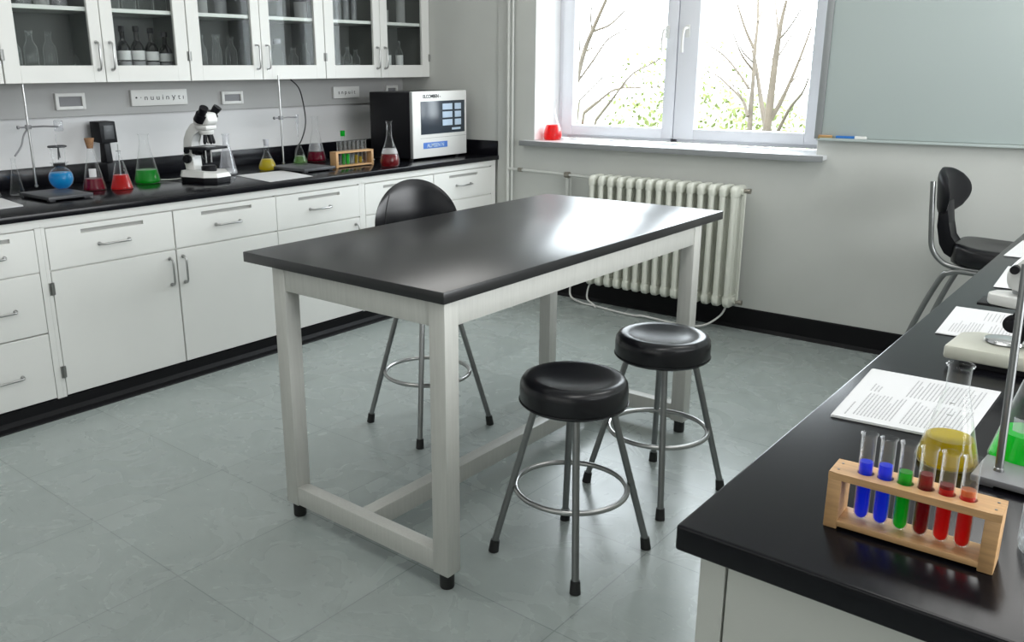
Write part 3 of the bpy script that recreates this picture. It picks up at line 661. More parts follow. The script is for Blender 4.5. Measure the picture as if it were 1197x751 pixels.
# ---------------------------------------------------------------- microscope on the left counter
def compound_microscope(label, loc, rz):
    t = thing('microscope', label, 'microscope', loc, rz); t.scale = (1.13, 1.13, 1.06)
    # local: front (eyepieces) towards +x, column at -x
    g = G(); g.prism([(-.10, -.062), (-.075, -.078), (.06, -.078), (.115, -.045), (.115, .045), (.06, .078), (-.075, .078), (-.10, .062)], 'z', 0, .034, .004); g.obj('base_skirt', 'plastic_black', t, label='black lower skirt of the base')
    g = G()
    bo = [(-.102, -.064), (-.077, -.080), (.062, -.080), (.118, -.046), (.118, .046), (.062, .080), (-.077, .080), (-.102, .064)]
    A = [g.b.verts.new((x, y, .030)) for x, y in bo]; B = [g.b.verts.new((x*.94-.002, y*.90, .060 if x < .08 else .050)) for x, y in bo]
    g.b.faces.new(A); g.b.faces.new(B[::-1])
    for k in range(8): g.b.faces.new((A[k], B[k], B[(k+1) % 8], A[(k+1) % 8]))
    g.obj('base', 'white_plastic', t, smooth=False)
    g = G(); arm = [(-.098, .056), (-.040, .056), (-.046, .10), (-.052, .15), (-.050, .20), (-.036, .235), (-.010, .252), (.040, .262), (.040, .300), (-.005, .305), (-.045, .290), (-.078, .255), (-.098, .215), (-.106, .16), (-.104, .10)]
    g.prism(arm, 'y', -.028, .028, .005); g.obj('arm', 'white_plastic', t)
    for sy in (-1, 1):
        g = G(); Rm = Matrix.Translation((-.074, sy*.028, .115)) @ Matrix.Rotation(-sy*math.pi/2, 4, 'X')
        g.lathe([(.021, 0), (.022, .003), (.022, .014), (.014, .016), (.014, .026), (0, .026)], seg=24, mat=Rm); g.obj('focus_knob', 'plastic_black', t)
        g = G(); Rm = Matrix.Translation((-.076, sy*.028, .155)) @ Matrix.Rotation(-sy*math.pi/2, 4, 'X')
        g.lathe([(.013, 0), (.014, .003), (.014, .012), (0, .013)], seg=24, mat=Rm); g.obj('focus_knob', 'plastic_black', t)
    g = G(); g.box(-.055, .085, -.072, .072, .166, .178, .002); g.box(-.06, -.02, -.025, .025, .14, .172, .003); st = g.obj('stage', 'plastic_black', t)
    g = G(); g.box(.0, .05, -.03, .03, .178, .1795); g.obj('slide_holder', 'steel', st)
    g = G(); g.lathe([(0, .118), (.018, .118), (.022, .125), (.022, .152), (.012, .166), (0, .166)], (.02, 0, 0), 24); g.tube([(-.05, 0, .14), (.02, 0, .14)], .009, 10); g.obj('condenser', 'plastic_black', t)
    for sy in (-.035, .0): g = G(); g.tube([(.045, sy, .10), (.045, sy, .166)], .0035, 8); g.obj('support_rod', 'steel', t)
    g = G(); g.lathe([(0, .055), (.034, .055), (.036, .060), (.036, .078), (.030, .084), (0, .086)], (.025, 0, 0), 28); g.obj('illuminator', 'plastic_black', t)
    # head
    g = G(); g.box(-.008, .062, -.036, .036, .262, .285, .006); g.obj('nose_mount', 'white_plastic', t)
    g = G(); g.lathe([(0, .236), (.028, .238), (.034, .246), (.034, .260), (0, .262)], (.028, 0, 0), 28); tur = g.obj('nosepiece', 'white_plastic', t)
    for a in (-1.2, -.2, .8, 2.2):
        g = G(); dx, dy = math.cos(a), math.sin(a); p = Vector((.028+dx*.019, dy*.019, .24)); q = p+Vector((dx*.010, dy*.010, -.038))
        g.tube([p, q], [.0095, .0085], 12); g.tube([q, q+Vector((dx*.003, dy*.003, -.010))], [.0085, .005], 12); g.obj('objective', 'plastic_black' if a != 2.2 else 'chrome', tur)
    g = G(); g.prism([(-.02, .285), (.065, .285), (.078, .305), (.066, .345), (.02, .352), (-.022, .325)], 'y', -.034, .034, .008); hd = g.obj('viewing_head', 'white_plastic', t)
    for sy in (-1, 1):
        g = G(); p = Vector((.026, sy*.030, .318)); d = Vector((.50, sy*.18, .62)).normalized()
        g.tube([p-d*.012, p+d*.030], [.030, .028], 16); g.tube([p+d*.028, p+d*.052], [.019, .018], 16); g.tube([p+d*.050, p+d*.070], [.0205, .021], 16)
        g.obj('eyepiece', 'plastic_black', hd)
    return t
compound_microscope('white and black compound microscope on the left counter', (-4.075, 2.665, ZL), .22)
g = G(); g.tube(smooth_path([(-4.19, 2.60, .935), (-4.24, 2.585, .925), (-4.30, 2.56, .9205), (-4.36, 2.52, .9195), (-4.42, 2.50, .9195)], 6), .004, 8)
tag(g.obj('power_cable', 'cable_white'), 'pale cable running over the counter from the microscope to the green flask', 'cable')

# ---------------------------------------------------------------- papers on the left counter
def sheet(name, label, corners, z, mat='paper', n=3, cat='paper', group=None, text=None, gap=.0007, seed=1):
    """a stack of n sheets; corners listed round the page"""
    cx = sum(c[0] for c in corners)/4; cy = sum(c[1] for c in corners)/4
    t = thing(name, label, cat, (cx, cy, z), 0, group); rnd = random.Random(seed)
    g = G()
    for k in range(n):
        dx, dy = (rnd.uniform(-.002, .002), rnd.uniform(-.002, .002)) if k < n-1 else (0, 0)
        g.prism([(c[0]-cx+dx, c[1]-cy+dy) for c in corners], 'z', k*gap, k*gap+gap*.8)
    g.obj('sheets', mat, t, smooth=False)
    if text:
        A, B, Cc, D = [Vector((c[0]-cx, c[1]-cy, 0)) for c in corners]   # A->B reading direction, A->D down the page
        zt = n*gap; g = G()
        def bar(u0, u1, v, th):
            def P(u, v): return (A*(1-u)+B*u)*(1-v)+(D*(1-u)+Cc*u)*v
            q = [P(u0, v), P(u1, v), P(u1, v+th), P(u0, v+th)]
            g.prism([(p.x, p.y) for p in q], 'z', zt-.0001, zt+.00018)
        for (ua, ub, va, vb, step, th) in text:
            v = va
            while v < vb:
                u = ua; end = ub-rnd.choice([0, 0, 0, .06, .14])*(ub-ua)*2
                while u < end:
                    L = rnd.uniform(.012, .045); bar(u, min(u+L, ub), v, th); u += L+.009
                v += step
        g.obj('printed_text', 'ink', t, smooth=False)
    return t
sheet('paper_sheet', 'blank white sheet on the left counter in front of the yellow flask', [(-4.177, 2.93), (-3.765, 2.855), (-3.785, 3.17), (-4.17, 3.262)], ZL+.0005, n=2, group='papers on the left counter')
sheet('paper_sheet', 'white papers cut off at the left edge of the left counter', [(-4.279, 1.40), (-3.93, 1.36), (-3.955, 1.635), (-4.279, 1.675)], ZL+.0005, n=4, gap=.0015, group='papers on the left counter')
g = G(); g.lathe([(0, 0), (.045, 0), (.05, .006), (.048, .007), (0, .004)], (0, 0, 0), 28)
tag(g.obj('glass_dish', 'white_plastic', loc=(-4.20, 3.99, ZL)), 'flat white dish between the test tube rack and the analyser', 'dish')

# ---------------------------------------------------------------- test tube racks
def rack(label, loc, rz, L, W, H, n, th=.009, post=.016, holes_r=.0095, group='wooden test tube racks', sc=1.0, taper=0):
    t = thing('test_tube_rack', label, 'test tube rack', loc, rz, group)
    x0, x1 = -L/2, L/2
    for (a, b) in ((x0, x0+post), (x1-post, x1)):
        g = G(); g.box(a, b, -W/2, W/2, .0, H-th, .0012); g.obj('end_post', 'wood', t)
    # top plank with round holes: built as a grid of cells with ring cut-outs
    g = G(); cs = [x0+post+.010*sc+(L-2*post-.020*sc)*(k+.5)/n for k in range(n)]
    def holed(z0, z1):
        edges = [x0]+[(cs[k]+cs[k+1])/2 for k in range(n-1)]+[x1]
        for k in range(n):
            a, b = edges[k], edges[k+1]; c = cs[k]; m = 24
            outer = []; inner = []
            for q in range(m):
                an = 2*math.pi*q/m; dx, dy = math.cos(an), math.sin(an)
                sx_ = (b-c)/dx if dx > 1e-6 else ((a-c)/dx if dx < -1e-6 else 1e9)
                sy_ = (W/2)/abs(dy) if abs(dy) > 1e-6 else 1e9
                s_ = min(sx_, sy_); outer.append((c+dx*s_, dy*s_)); inner.append((c+dx*holes_r, dy*holes_r))
            for (z, flip) in ((z1, False), (z0, True)):
                O = [g.b.verts.new((p[0], p[1], z)) for p in outer]; I = [g.b.verts.new((p[0], p[1], z)) for p in inner]
                for q in range(m):
                    q2 = (q+1) % m; f = (O[q], O[q2], I[q2], I[q]); g.b.faces.new(f if not flip else f[::-1])
                # corners
                for (sx_, sy_) in ((a, -W/2), (a, W/2), (b, -W/2), (b, W/2)):
                    best = sorted(range(m), key=lambda q: (outer[q][0]-sx_)**2+(outer[q][1]-sy_)**2)[:2]
                    cv = g.b.verts.new((sx_, sy_, z))
                    try: g.b.faces.new((cv, O[best[0]], O[best[1]]))
                    except Exception: pass
            I0 = [g.b.verts.new((p[0], p[1], z0)) for p in inner]; I1 = [g.b.verts.new((p[0], p[1], z1)) for p in inner]
            for q in range(m): g.b.faces.new((I0[q], I0[(q+1) % m], I1[(q+1) % m], I1[q]))
        for (y_, ) in ((-W/2,), (W/2,)):
            q = [g.b.verts.new(p) for p in ((x0, y_, z0), (x1, y_, z0), (x1, y_, z1), (x0, y_, z1))]; g.b.faces.new(q)
        for x_ in (x0, x1):
            q = [g.b.verts.new(p) for p in ((x_, -W/2, z0), (x_, W/2, z0), (x_, W/2, z1), (x_, -W/2, z1))]; g.b.faces.new(q)
    holed(H-th, H)
    g.obj('top_plank', 'wood', t, smooth=False)
    g = G(); g.box(x0+post-.001, x1-post+.001, -W/2, W/2, .004*sc, .004*sc+th*.9, .001); g.obj('bottom_plank', 'wood', t)
    g = G()
    for y_ in (-W*.22, W*.22): g.tube([(x1-post*.5, y_, H-.0002), (x1-post*.5, y_, H+.0006)], .0016*sc, 10); g.tube([(x0+post*.5, y_, H-.0002), (x0+post*.5, y_, H+.0006)], .0016*sc, 10)
    g.obj('screw', 'hinge', t)
    return t, cs
def tube_prof(h, r): return [(0, 0)]+[(r*math.sin(a), r-r*math.cos(a)) for a in (math.pi/8, math.pi/4, 3*math.pi/8, math.pi/2)]+[(r, h*.975), (r*1.16, h*.985), (r*1.18, h*.995), (r*1.08, h)]
def test_tube(label, loc, h, r, liq, lv, group, top=None, cap=None, tilt=0, gm='glass'):
    t = thing('test_tube', label, 'test tube', loc, 0, group)
    t.rotation_euler = (0, tilt, 0)
    pr = tube_prof(h, r)
    g = G(); g.lathe(pr, seg=24, capt=False); g.obj('glass_body', gm, t, angle=60)
    if liq: g = G(); g.lathe(clip_prof(pr, h*lv, .0011), seg=24, capt=False); g.obj('liquid', liq, t)
    if top: g = G(); g.lathe([(0, h*lv+.0003), (r-.0011, h*lv+.0003), (r-.0011, h*(lv+top[1])), (0, h*(lv+top[1]))], seg=24); g.obj('upper_layer', top[0], t, label='paler upper layer of liquid')
    if cap: g = G(); g.lathe([(0, h*.94), (r*1.25, h*.94), (r*1.3, h*1.12), (0, h*1.12)], seg=20); g.obj('cap', cap, t)
    return t
# front rack on the right bench
ZR = .9205
t, cs = rack('pale wooden rack of six coloured test tubes at the near corner of the right bench', (-.194, 1.0595, ZR), .035, .184, .046, .0745, 6, group=None)
rot = .035; ca, sa = math.cos(rot), math.sin(rot)
spec = [('liquid_deep_blue', .675, 'test tube of deep blue liquid, leftmost in the front rack', None),
        ('liquid_deep_blue', .69, 'test tube of deep blue liquid, second from the left in the front rack', None),
        ('liquid_green', .67, 'test tube of green liquid in the front rack on the right bench', None),
        ('liquid_dark_red', .70, 'test tube of dark red liquid, left of the three red ones in the front rack', None),
        ('liquid_red', .60, 'test tube of bright red liquid, middle of the three red ones in the front rack', ('liquid_dark_red', .04)),
        ('liquid_red', .58, 'bright red test tube with orange top layer, rightmost in the front rack', ('liquid_orange', .065))]
for k, (liq, lv, lab, top) in enumerate(spec):
    x = cs[k]; test_tube(lab, (-.194+x*ca, 1.0595+x*sa, ZR+.0127), .114, .0086, liq, lv, 'test tubes in the front rack', top, tilt=-.01)
# rack on the left counter
lrz = 1.52
t, cs = rack('pale wooden test tube rack on the left counter near the analyser', (-4.005, 3.675, ZL), lrz, .300, .060, .098, 7, .010, .018, .0125, group=None, sc=1.3)
ca, sa = math.cos(lrz), math.sin(lrz)
sp2 = [(None, 0, 'empty clear'), ('liquid_green', .5, 'green-filled, capped'), ('liquid_bright_green', .45, 'bright green'), ('liquid_clear', .4, 'colourless'), ('liquid_amber', .38, 'amber'), ('liquid_amber', .3, 'shallow amber'), ('liquid_brown', .45, 'brown')]
for k, (liq, lv, w_) in enumerate(sp2):
    x = cs[k]; lab = '%s test tube, %s from the left in the rack on the left counter' % (w_, ['first', 'second', 'third', 'fourth', 'fifth', 'sixth', 'last'][k])
    tall = .185 if k == 1 else .142
    test_tube(lab, (-4.005+x*ca, 3.675+x*sa, ZL+.0145), tall, .0112, liq, lv*(.142/tall), 'test tubes in the left rack', cap='liquid_green' if k == 1 else None, gm='glass_thick')

# ---------------------------------------------------------------- analyser box in the corner
t = thing('analyser', 'large black analyser with white front panel and keypad, in the counter corner', 'laboratory instrument', (-3.9, 4.39, ZL))
Yh = .268
g = G(); g.box(-.40, -.028, -Yh, Yh, .012, .438, .006); g.obj('casing', 'plastic_black', t)
g = G(); g.box(-.030, 0, -Yh-.002, Yh+.002, .014, .441, .006); fp = g.obj('front_panel', 'white_plastic', t)
g = G(); g.box(-.026, -.004, -Yh-.0035, -Yh-.001, .016, .438, .001); g.obj('side_edge', 'alu', fp, label='grey side edge')
g = G(); g.box(0, .003, -.195, .245, .165, .377, .001); sc_ = g.obj('display', 'screen', fp)
for r_ in range(3):
    for c_, (ya, yb_) in enumerate(((.015, .115), (.140, .205))):
        g = G(); z = .318-r_*.052; g.box(.003, .006, ya, yb_, z, z+.040, .001, 1)
        g.obj('key', 'key', sc_)
g = G(); g.box(.003, .005, .11, .20, .183, .197, .001, 1); g.obj('key', 'key', sc_)
text_mesh('ELCOMBEN -', .030, 'ink_dark', fp, Matrix.Translation((.0004, -.085, .407)) @ FACE_X, bold=.001)
g = G(); g.box(0, .002, -.175, .065, .072, .112, .0008, 1); bd = g.obj('badge', 'sticker_blue', fp, label='blue badge')
text_mesh('ALMSEN N', .036, 'key', bd, Matrix.Translation((.0022, -.055, .091)) @ FACE_X, bold=.0006)
g = G(); g.box(0, .0012, -.2, .262, .140, .142); g.obj('panel_line', 'alu', fp, smooth=False)
for (a, b) in ((-.36, -.23), (-.36, .23), (-.06, -.23), (-.06, .23)):
    g = G(); g.tube([(a, b, 0), (a, b, .014)], .016, 14); g.obj('foot', 'rubber', t)

# ---------------------------------------------------------------- the centre table
t = thing('lab_table', 'large table with black top on a pale grey frame in the middle of the room', 'table', (0, 0, 0))
ZT = .915
g = G(); g.box(-2.330, -1.452, 1.637, 3.372, ZT-.034, ZT, .003); g.obj('table_top', 'resin_table', t)
LX0, LX1, LY0, LY1 = -2.195, -1.460, 1.648, 3.196
LW = .058
for (lx, ly) in ((LX0, LY0), (LX1-LW, LY0), (LX0, LY1-LW), (LX1-LW, LY1-LW)):
    g = G(); g.box(lx, lx+LW, ly, ly+LW, .052, ZT-.035, .0025); lg = g.obj('leg', 'frame', t)
    g = G(); g.lathe([(0, 0), (.020, 0), (.022, .004), (.022, .054), (0, .054)], (lx+LW/2, ly+LW/2, 0), 20); g.obj('foot', 'rubber', lg, label='black round foot')
za, zb2 = ZT-.035-.072, ZT-.035
g = G(); g.box(LX0+LW, LX1-LW, LY0+.004, LY0+.034, za, zb2, .002); g.obj('apron', 'frame', t)
g = G(); g.box(LX0+LW, LX1-LW, LY1-.034, LY1-.004, za, zb2, .002); g.obj('apron', 'frame', t)
g = G(); g.box(LX0+.004, LX0+.034, LY0+LW, LY1-LW, za, zb2, .002); g.obj('apron', 'frame', t)
g = G(); g.box(LX1-.034, LX1-.004, LY0+LW, LY1-LW, za, zb2, .002); g.obj('apron', 'frame', t)
for ya in (LY0+.002, LY1-LW+.006):
    g = G(); g.box(LX0+LW-.002, LX1-LW+.002, ya, ya+.046, .056, .122, .002); g.obj('cross_rail', 'frame', t)
g = G(); g.box(-1.868, -1.818, LY0+.047, LY1-LW+.007, .056, .121, .002); g.obj('stretcher', 'frame', t)

# ---------------------------------------------------------------- stools
def stool(name, label, loc, rz, group, feet, seat_h=.588, cat='stool', ring_z=.225, seat_r=.163, seat_t=.088, ring_r=.172, dish=True):
    t = thing(name, label, cat, loc, rz, group)
    zt = seat_h; zb = seat_h-seat_t
    g = G()
    prof = [(0, zb), (seat_r*.93, zb), (seat_r*.985, zb+.006), (seat_r, zb+.02), (seat_r*1.0, zb+seat_t*.60), (seat_r*.985, zt-.018), (seat_r*.94, zt-.006), (seat_r*.84, zt), (seat_r*.70, zt-.003), (seat_r*.50, zt-.010), (seat_r*.3, zt-.014), (0, zt-.016)]
    g.lathe(prof, seg=64)
    st = g.obj('seat', 'vinyl', t)
    g = G(); g.ring((0, 0, zb+.012), seat_r*1.003, .0022, 64, 8); g.obj('piping', 'vinyl', st)
    g = G(); g.lathe([(0, zb-.006), (seat_r*.80, zb-.006), (seat_r*.80, zb+.002), (0, zb+.002)], seg=40); g.obj('seat_plate', 'plastic_black', t)
    for (fx, fy) in feet:
        k = .47
        tx, ty = fx*k, fy*k
        top = Vector((tx, ty, zb-.002)); bot = Vector((fx, fy, .022)); d = (bot-top).normalized()
        g = G(); g.tube([top, bot], .0108, 14); lg = g.obj('leg', 'chair_steel', t)
        g = G(); g.tube([bot-d*.018, Vector((fx, fy, 0))+Vector((d.x*.003, d.y*.003, 0))], [.0145, .0165], 14); g.obj('rubber_tip', 'rubber', lg)
    # footring sits just inside the legs at its height
    g = G(); g.ring((0, 0, ring_z), ring_r, .0086, 72, 12); g.obj('foot_ring', 'steel', t)
    return t
f1 = [(-.183, -.155), (.143, -.185), (.180, .168), (-.120, .158)]
stool('lab_stool', 'round black padded stool with steel legs, the nearer of the two right of the table', (-1.321, 2.075, 0), 0, 'backless stools beside the table', f1, seat_h=.592, ring_z=.226)
f2 = [(-.215, -.118), (.128, -.200), (.192, .135), (-.112, .200)]
stool('lab_stool', 'round black padded stool with steel legs, the farther of the two right of the table', (-1.321, 2.638, 0), 0, 'backless stools beside the table', f2, seat_h=.592, ring_z=.235)

def shell_back(t, w, z0, z1, x0, depth=.05, lean=.04, th=.014, mat='vinyl', seam=True, top_e=2.4):
    """curved backrest facing +x"""
    g = G(); NU, NV = 20, 16; F = []; Bk = []
    def P(u, v, off):
        # superellipse outline mapped from a square
        uu, vv = u*2-1, v*2-1
        a = uu*math.sqrt(max(0, 1-vv*vv*.5)); b = vv*math.sqrt(max(0, 1-uu*uu*.5))
        y = a*w/2; z = (z0+z1)/2+b*(z1-z0)/2
        x = x0+depth*(2*y/w)**2-lean*(z-z0)/(z1-z0)
        e = 1-max(abs(uu), abs(vv))**6
        return Vector((x+off*(.35+.65*e), y, z))
    for s_, L in ((1, F), (-1, Bk)):
        for i in range(NU+1): L.append([g.b.verts.new(P(i/NU, j/NV, s_*th)) for j in range(NV+1)])
        for i in range(NU):
            for j in range(NV): g.b.faces.new((L[i][j], L[i+1][j], L[i+1][j+1], L[i][j+1]))
    rim = [(i, 0) for i in range(NU)]+[(NU, j) for j in range(NV)]+[(i, NV) for i in range(NU, 0, -1)]+[(0, j) for j in range(NV, 0, -1)]
    for k in range(len(rim)):
        a, b = rim[k], rim[(k+1) % len(rim)]
        g.b.faces.new((F[a[0]][a[1]], F[b[0]][b[1]], Bk[b[0]][b[1]], Bk[a[0]][a[1]]))
    o = g.obj('backrest', mat, t, angle=60)
    if seam:
        g = G(); g.tube([P(.13, v/10, th+.0015) for v in range(1, 10)], .0016, 6); g.obj('seam', 'rubber', o)
    return o
# high chair behind the table
fa = [(-.205, -.150), (.150, -.215), (.215, .160), (-.140, .210)]
t = stool('high_chair', 'black high chair with curved backrest and steel legs behind the black table', (-2.365, 2.555, 0), 0, None, fa, seat_h=.60, cat='chair', ring_z=.240, ring_r=.180)
bk = bpy.data.objects.new('back_support', None)
bpy.data.objects.remove(bk)
g = G()
for yy in (-.05, .05):
    g.tube(smooth_path([(-.08, yy, .515), (-.17, yy, .52), (-.205, yy, .56), (-.215, yy, .66), (-.225, yy, .80)], 6), .010, 10)
rotm = Matrix.Rotation(-.62, 4, 'Z'); g.transform(rotm); g.obj('back_frame', 'chair_steel', t)
sb = shell_back(t, .365, .66, 1.035, -.195, .055, .03); sb.data.transform(rotm)
for ch in sb.children: ch.data.transform(rotm)

# right-hand chair at the back wall: tubular frame, seat pad, oval back
t = thing('high_chair', 'black high chair with bent tube frame, at the back wall by the right bench', 'chair', (-.600, 4.43, 0), -.05)
# seat: local x forward, centre 0
g = G(); n = 40
out = []
for k in range(n):
    a = 2*math.pi*k/n; c, s_ = math.cos(a), math.sin(a)
    out.append((.195*abs(c)**.62*(1 if c > 0 else -1), .185*abs(s_)**.62*(1 if s_ > 0 else -1)))
zs = .622
rings = []
for (f, z) in ((.93, zs), (.985, zs+.008), (1, zs+.03), (.99, zs+.062), (.95, zs+.078), (.80, zs+.082), (.5, zs+.072), (.0, zs+.068)):
    if f == 0: rings.append([g.b.verts.new((0, 0, z))])
    else: rings.append([g.b.verts.new((x*f, y*f, z+(.018*(abs(x*f)/.195)**2 if z > zs+.06 else 0))) for x, y in out])
g.b.faces.new(rings[0][::-1])
for A, B in zip(rings, rings[1:]):
    for k in range(n):
        if len(B) == 1: g.b.faces.new((A[k], A[(k+1) % n], B[0]))
        else: g.b.faces.new((A[k], A[(k+1) % n], B[(k+1) % n], B[k]))
g.obj('seat', 'vinyl', t, angle=60)
for sy in (-1, 1):
    y = sy*.155
    g = G(); g.tube(smooth_path([(.17, y, .612), (.0, y, .612), (-.14, y, .613), (-.205, y, .632), (-.252, y, .69), (-.268, y, .80), (-.285, y*.98, .985)], 7), .0115, 12)
    g.obj('side_tube', 'chair_steel', t)
for sy in (-1, 1):
    y = sy*.160
    g = G(); g.tube(smooth_path([(.02, y, .598), (-.12, y, .598), (-.165, y, .588), (-.20, y, .555), (-.27, y*1.02, .37), (-.375, y*1.08, .02)], 7), .0125, 12); lg = g.obj('leg', 'chair_steel', t)
    g = G(); g.tube([(-.368, y*1.08, .04), (-.381, y*1.08, .0)], [.016, .018], 12); g.obj('rubber_tip', 'rubber', lg)
    g = G(); g.tube(smooth_path([(-.02, y, .598), (.12, y, .598), (.165, y, .585), (.19, y, .55), (.24, y*1.02, .37), (.30, y*1.08, .02)], 7), .0125, 12); lg = g.obj('leg', 'chair_steel', t)
    g = G(); g.tube([(.294, y*1.08, .04), (.303, y*1.08, .0)], [.016, .018], 12); g.obj('rubber_tip', 'rubber', lg)
g = G(); g.tube([(-.316, -.167, .22), (-.316, .167, .22)], .009, 10); g.tube([(.268, -.167, .26), (.268, .167, .26)], .009, 10)
g.obj('stretcher', 'chair_steel', t)
shell_back(t, .36, .82, 1.035, -.262, .06, .02, .022, 'plastic_black', seam=False)
g = G(); g.prism([(-.262, .90), (-.225, .90), (-.210, .80), (-.200, .74), (-.170, .70), (-.12, .675), (-.12, .63), (-.17, .635), (-.215, .66), (-.240, .70), (-.258, .78)], 'y', -.105, -.010, .006)
g.obj('back_bracket', 'plastic_black', t)

# ---------------------------------------------------------------- radiator and pipes
t = thing('radiator', 'cream column radiator under the window', 'radiator', (-2.395, 4.68, 0))
NS = 15; RP = .0655; ZB0, ZT0 = .150, .850
def section(xc, end=False):
    g = G()
    for yy in (-.058, -.019, .020, .058):
        ro = .0165 if abs(yy) > .05 else .0125
        g.tube([(xc, yy, ZB0+.055), (xc, yy, ZT0-.055)], ro, 10)
    # headers: rounded lozenges top and bottom
    for (zc, sgn) in ((ZT0-.035, 1), (ZB0+.035, -1)):
        out = [(-.078, zc-.026), (-.078, zc+.012*sgn), (-.060, zc+.034*sgn), (.060, zc+.034*sgn), (.078, zc+.012*sgn), (.078, zc-.026*sgn)]
        if sgn > 0: out = [(-.074, zc-.030), (-.074, zc+.014), (-.052, zc+.034), (.052, zc+.034), (.074, zc+.014), (.074, zc-.030)]
        else: out = [(-.074, zc+.030), (-.074, zc-.014), (-.052, zc-.034), (.052, zc-.034), (.074, zc-.014), (.074, zc+.030)]
        g.prism(out, 'x', xc-.0185, xc+.0185, .008)
        g.tube([(xc-RP/2-.001, 0, zc), (xc+RP/2+.001, 0, zc)], .020, 12)
    return g
for k in range(NS):
    section((k-(NS-1)/2)*RP).obj('section', 'rad', t, angle=50)
for (zc) in (ZT0-.03, ZB0+.03):
    g = G(); x = (NS/2)*RP
    g.tube([(x-.01, 0, zc), (x+.022, 0, zc)], .012, 10); g.lathe([(0, -.004), (.015, -.002), (.015, .014), (0, .016)], (0, 0, 0), 14, mat=Matrix.Translation((x+.022, 0, zc)) @ Matrix.Rotation(math.pi/2, 4, 'Y'))
    g.obj('valve', 'brass', t, label='dull metal end valve')
g = G(); g.tube([(x+.006, .0, ZB0+.03), (x+.006, .0, ZT0-.03)], .007, 8); g.obj('air_pipe', 'rad', t)
for xx in (-.38, .36):
    g = G(); g.box(xx-.012, xx+.012, .05, YB-4.68-.001, ZT0-.12, ZT0-.10); g.box(xx-.012, xx+.012, .05, YB-4.68-.001, ZB0+.09, ZB0+.11); g.obj('wall_bracket', 'rad', t, smooth=False)
t = thing('heating_pipe', 'painted heating pipes running along the back wall from the corner to the radiator', 'pipe', (0, 0, 0))
YP = 4.752
g = G(); g.tube([(-3.61, YP, .13), (-3.61, YP, 2.94)], .011, 12); g.tube([(-3.575, YP, .13), (-3.575, YP, 2.94)], .008, 12); g.obj('riser', 'pipe', t)
g = G(); g.tube([(-3.60, YP-.004, .833), (-3.25, YP-.004, .826), (-3.12, YP-.004, .822), (-2.89, 4.70, .822)], .009, 10); g.obj('feed_pipe', 'pipe', t)
g = G(); g.tube([(-3.12, YP-.004, .82), (-3.12, YP-.004, .14)], .0085, 10); g.tube([(-3.093, YP-.004, .80), (-3.093, YP-.004, .14)], .0045, 8); g.obj('drop_pipe', 'pipe', t)
for (x, r) in ((-3.50, .014), (-3.12, .020)):
    g = G(); g.lathe([(0, -.018), (r, -.016), (r, .016), (0, .018)], (0, 0, 0), 14, mat=Matrix.Translation((x, YP-.004, .831 if x < -3.3 else .822)) @ Matrix.Rotation(math.pi/2, 4, 'Y')); g.obj('joint', 'brass', t, label='dark pipe joint')
g = G(); g.tube(smooth_path([(-3.05, 4.742, .16), (-3.055, 4.72, .10), (-3.03, 4.69, .03), (-2.93, 4.66, .010), (-2.80, 4.645, .0085), (-2.62, 4.61, .0085), (-2.50, 4.60, .010), (-2.45, 4.605, .016), (-2.3, 4.60, .012), (-2.15, 4.60, .010), (-2.05, 4.62, .03), (-1.98, 4.66, .09), (-1.96, 4.69, .148)], 6), .0062, 8)
tag(g.obj('floor_cable', 'cable_white'), 'white flexible hose lying on the floor below the radiator', 'hose')
g = G(); g.tube(smooth_path([(-2.88, 4.70, .16), (-2.90, 4.69, .10), (-2.89, 4.67, .04), (-2.83, 4.655, .012), (-2.80, 4.62, .008)], 6), .0058, 8)
tag(g.obj('radiator_hose', 'cable_white'), 'short white hose dropping from the left end of the radiator to the floor', 'hose')

# ---------------------------------------------------------------- glass board
t = thing('glass_board', 'large pale glass board with grey frame on the back wall right of the window', 'board', (-.30, YB, 1.72))
g = G(); g.box(-1.25, 1.3, -.016, -.001, -.598, .62, .002); g.obj('board_panel', 'board', t)
g = G(); g.box(-1.285, -1.250, -.024, -.001, -.606, .64, .002); g.box(1.3, 1.33, -.024, -.001, -.606, .64, .002); g.box(-1.252, 1.302, -.024, -.001, .62, .64, .002); g.obj('frame', 'alu', t)
g = G(); g.box(-1.27, 1.33, -.040, -.001, -.612, -.604, .0015); g.box(-1.25, 1.33, -.042, -.038, -.612, -.598, .001); g.obj('tray', 'board', t)
def pen(name, label, x, y, z, L, r, mat, capmat, cat):
    t = thing(name, label, cat, (x, y, z)); g = G(); g.tube([(0, 0, 0), (L*.62, 0, 0)], r, 12); g.obj('barrel', mat, t)
    g = G(); g.tube([(L*.62, 0, 0), (L*.97, 0, 0), (L, 0, 0)], [r*1.12, r*1.1, r*.6], 12); g.obj('pen_cap', capmat, t)
pen('board_marker', 'blue board marker with white cap lying on the board tray', -1.47, YB-.030, 1.1262, .15, .0085, 'marker_blue', 'white_plastic', 'marker')
t = thing('board_eraser', 'small brown and yellow eraser at the left end of the board tray', 'eraser', (-1.525, YB-.031, 1.1170))
g = G(); g.box(-.036, .036, -.008, .008, 0, .010, .002); g.obj('felt', 'marker_brown', t)
g = G(); g.box(-.034, .034, -.007, .007, .010, .019, .002); g.obj('grip', 'wood', t)

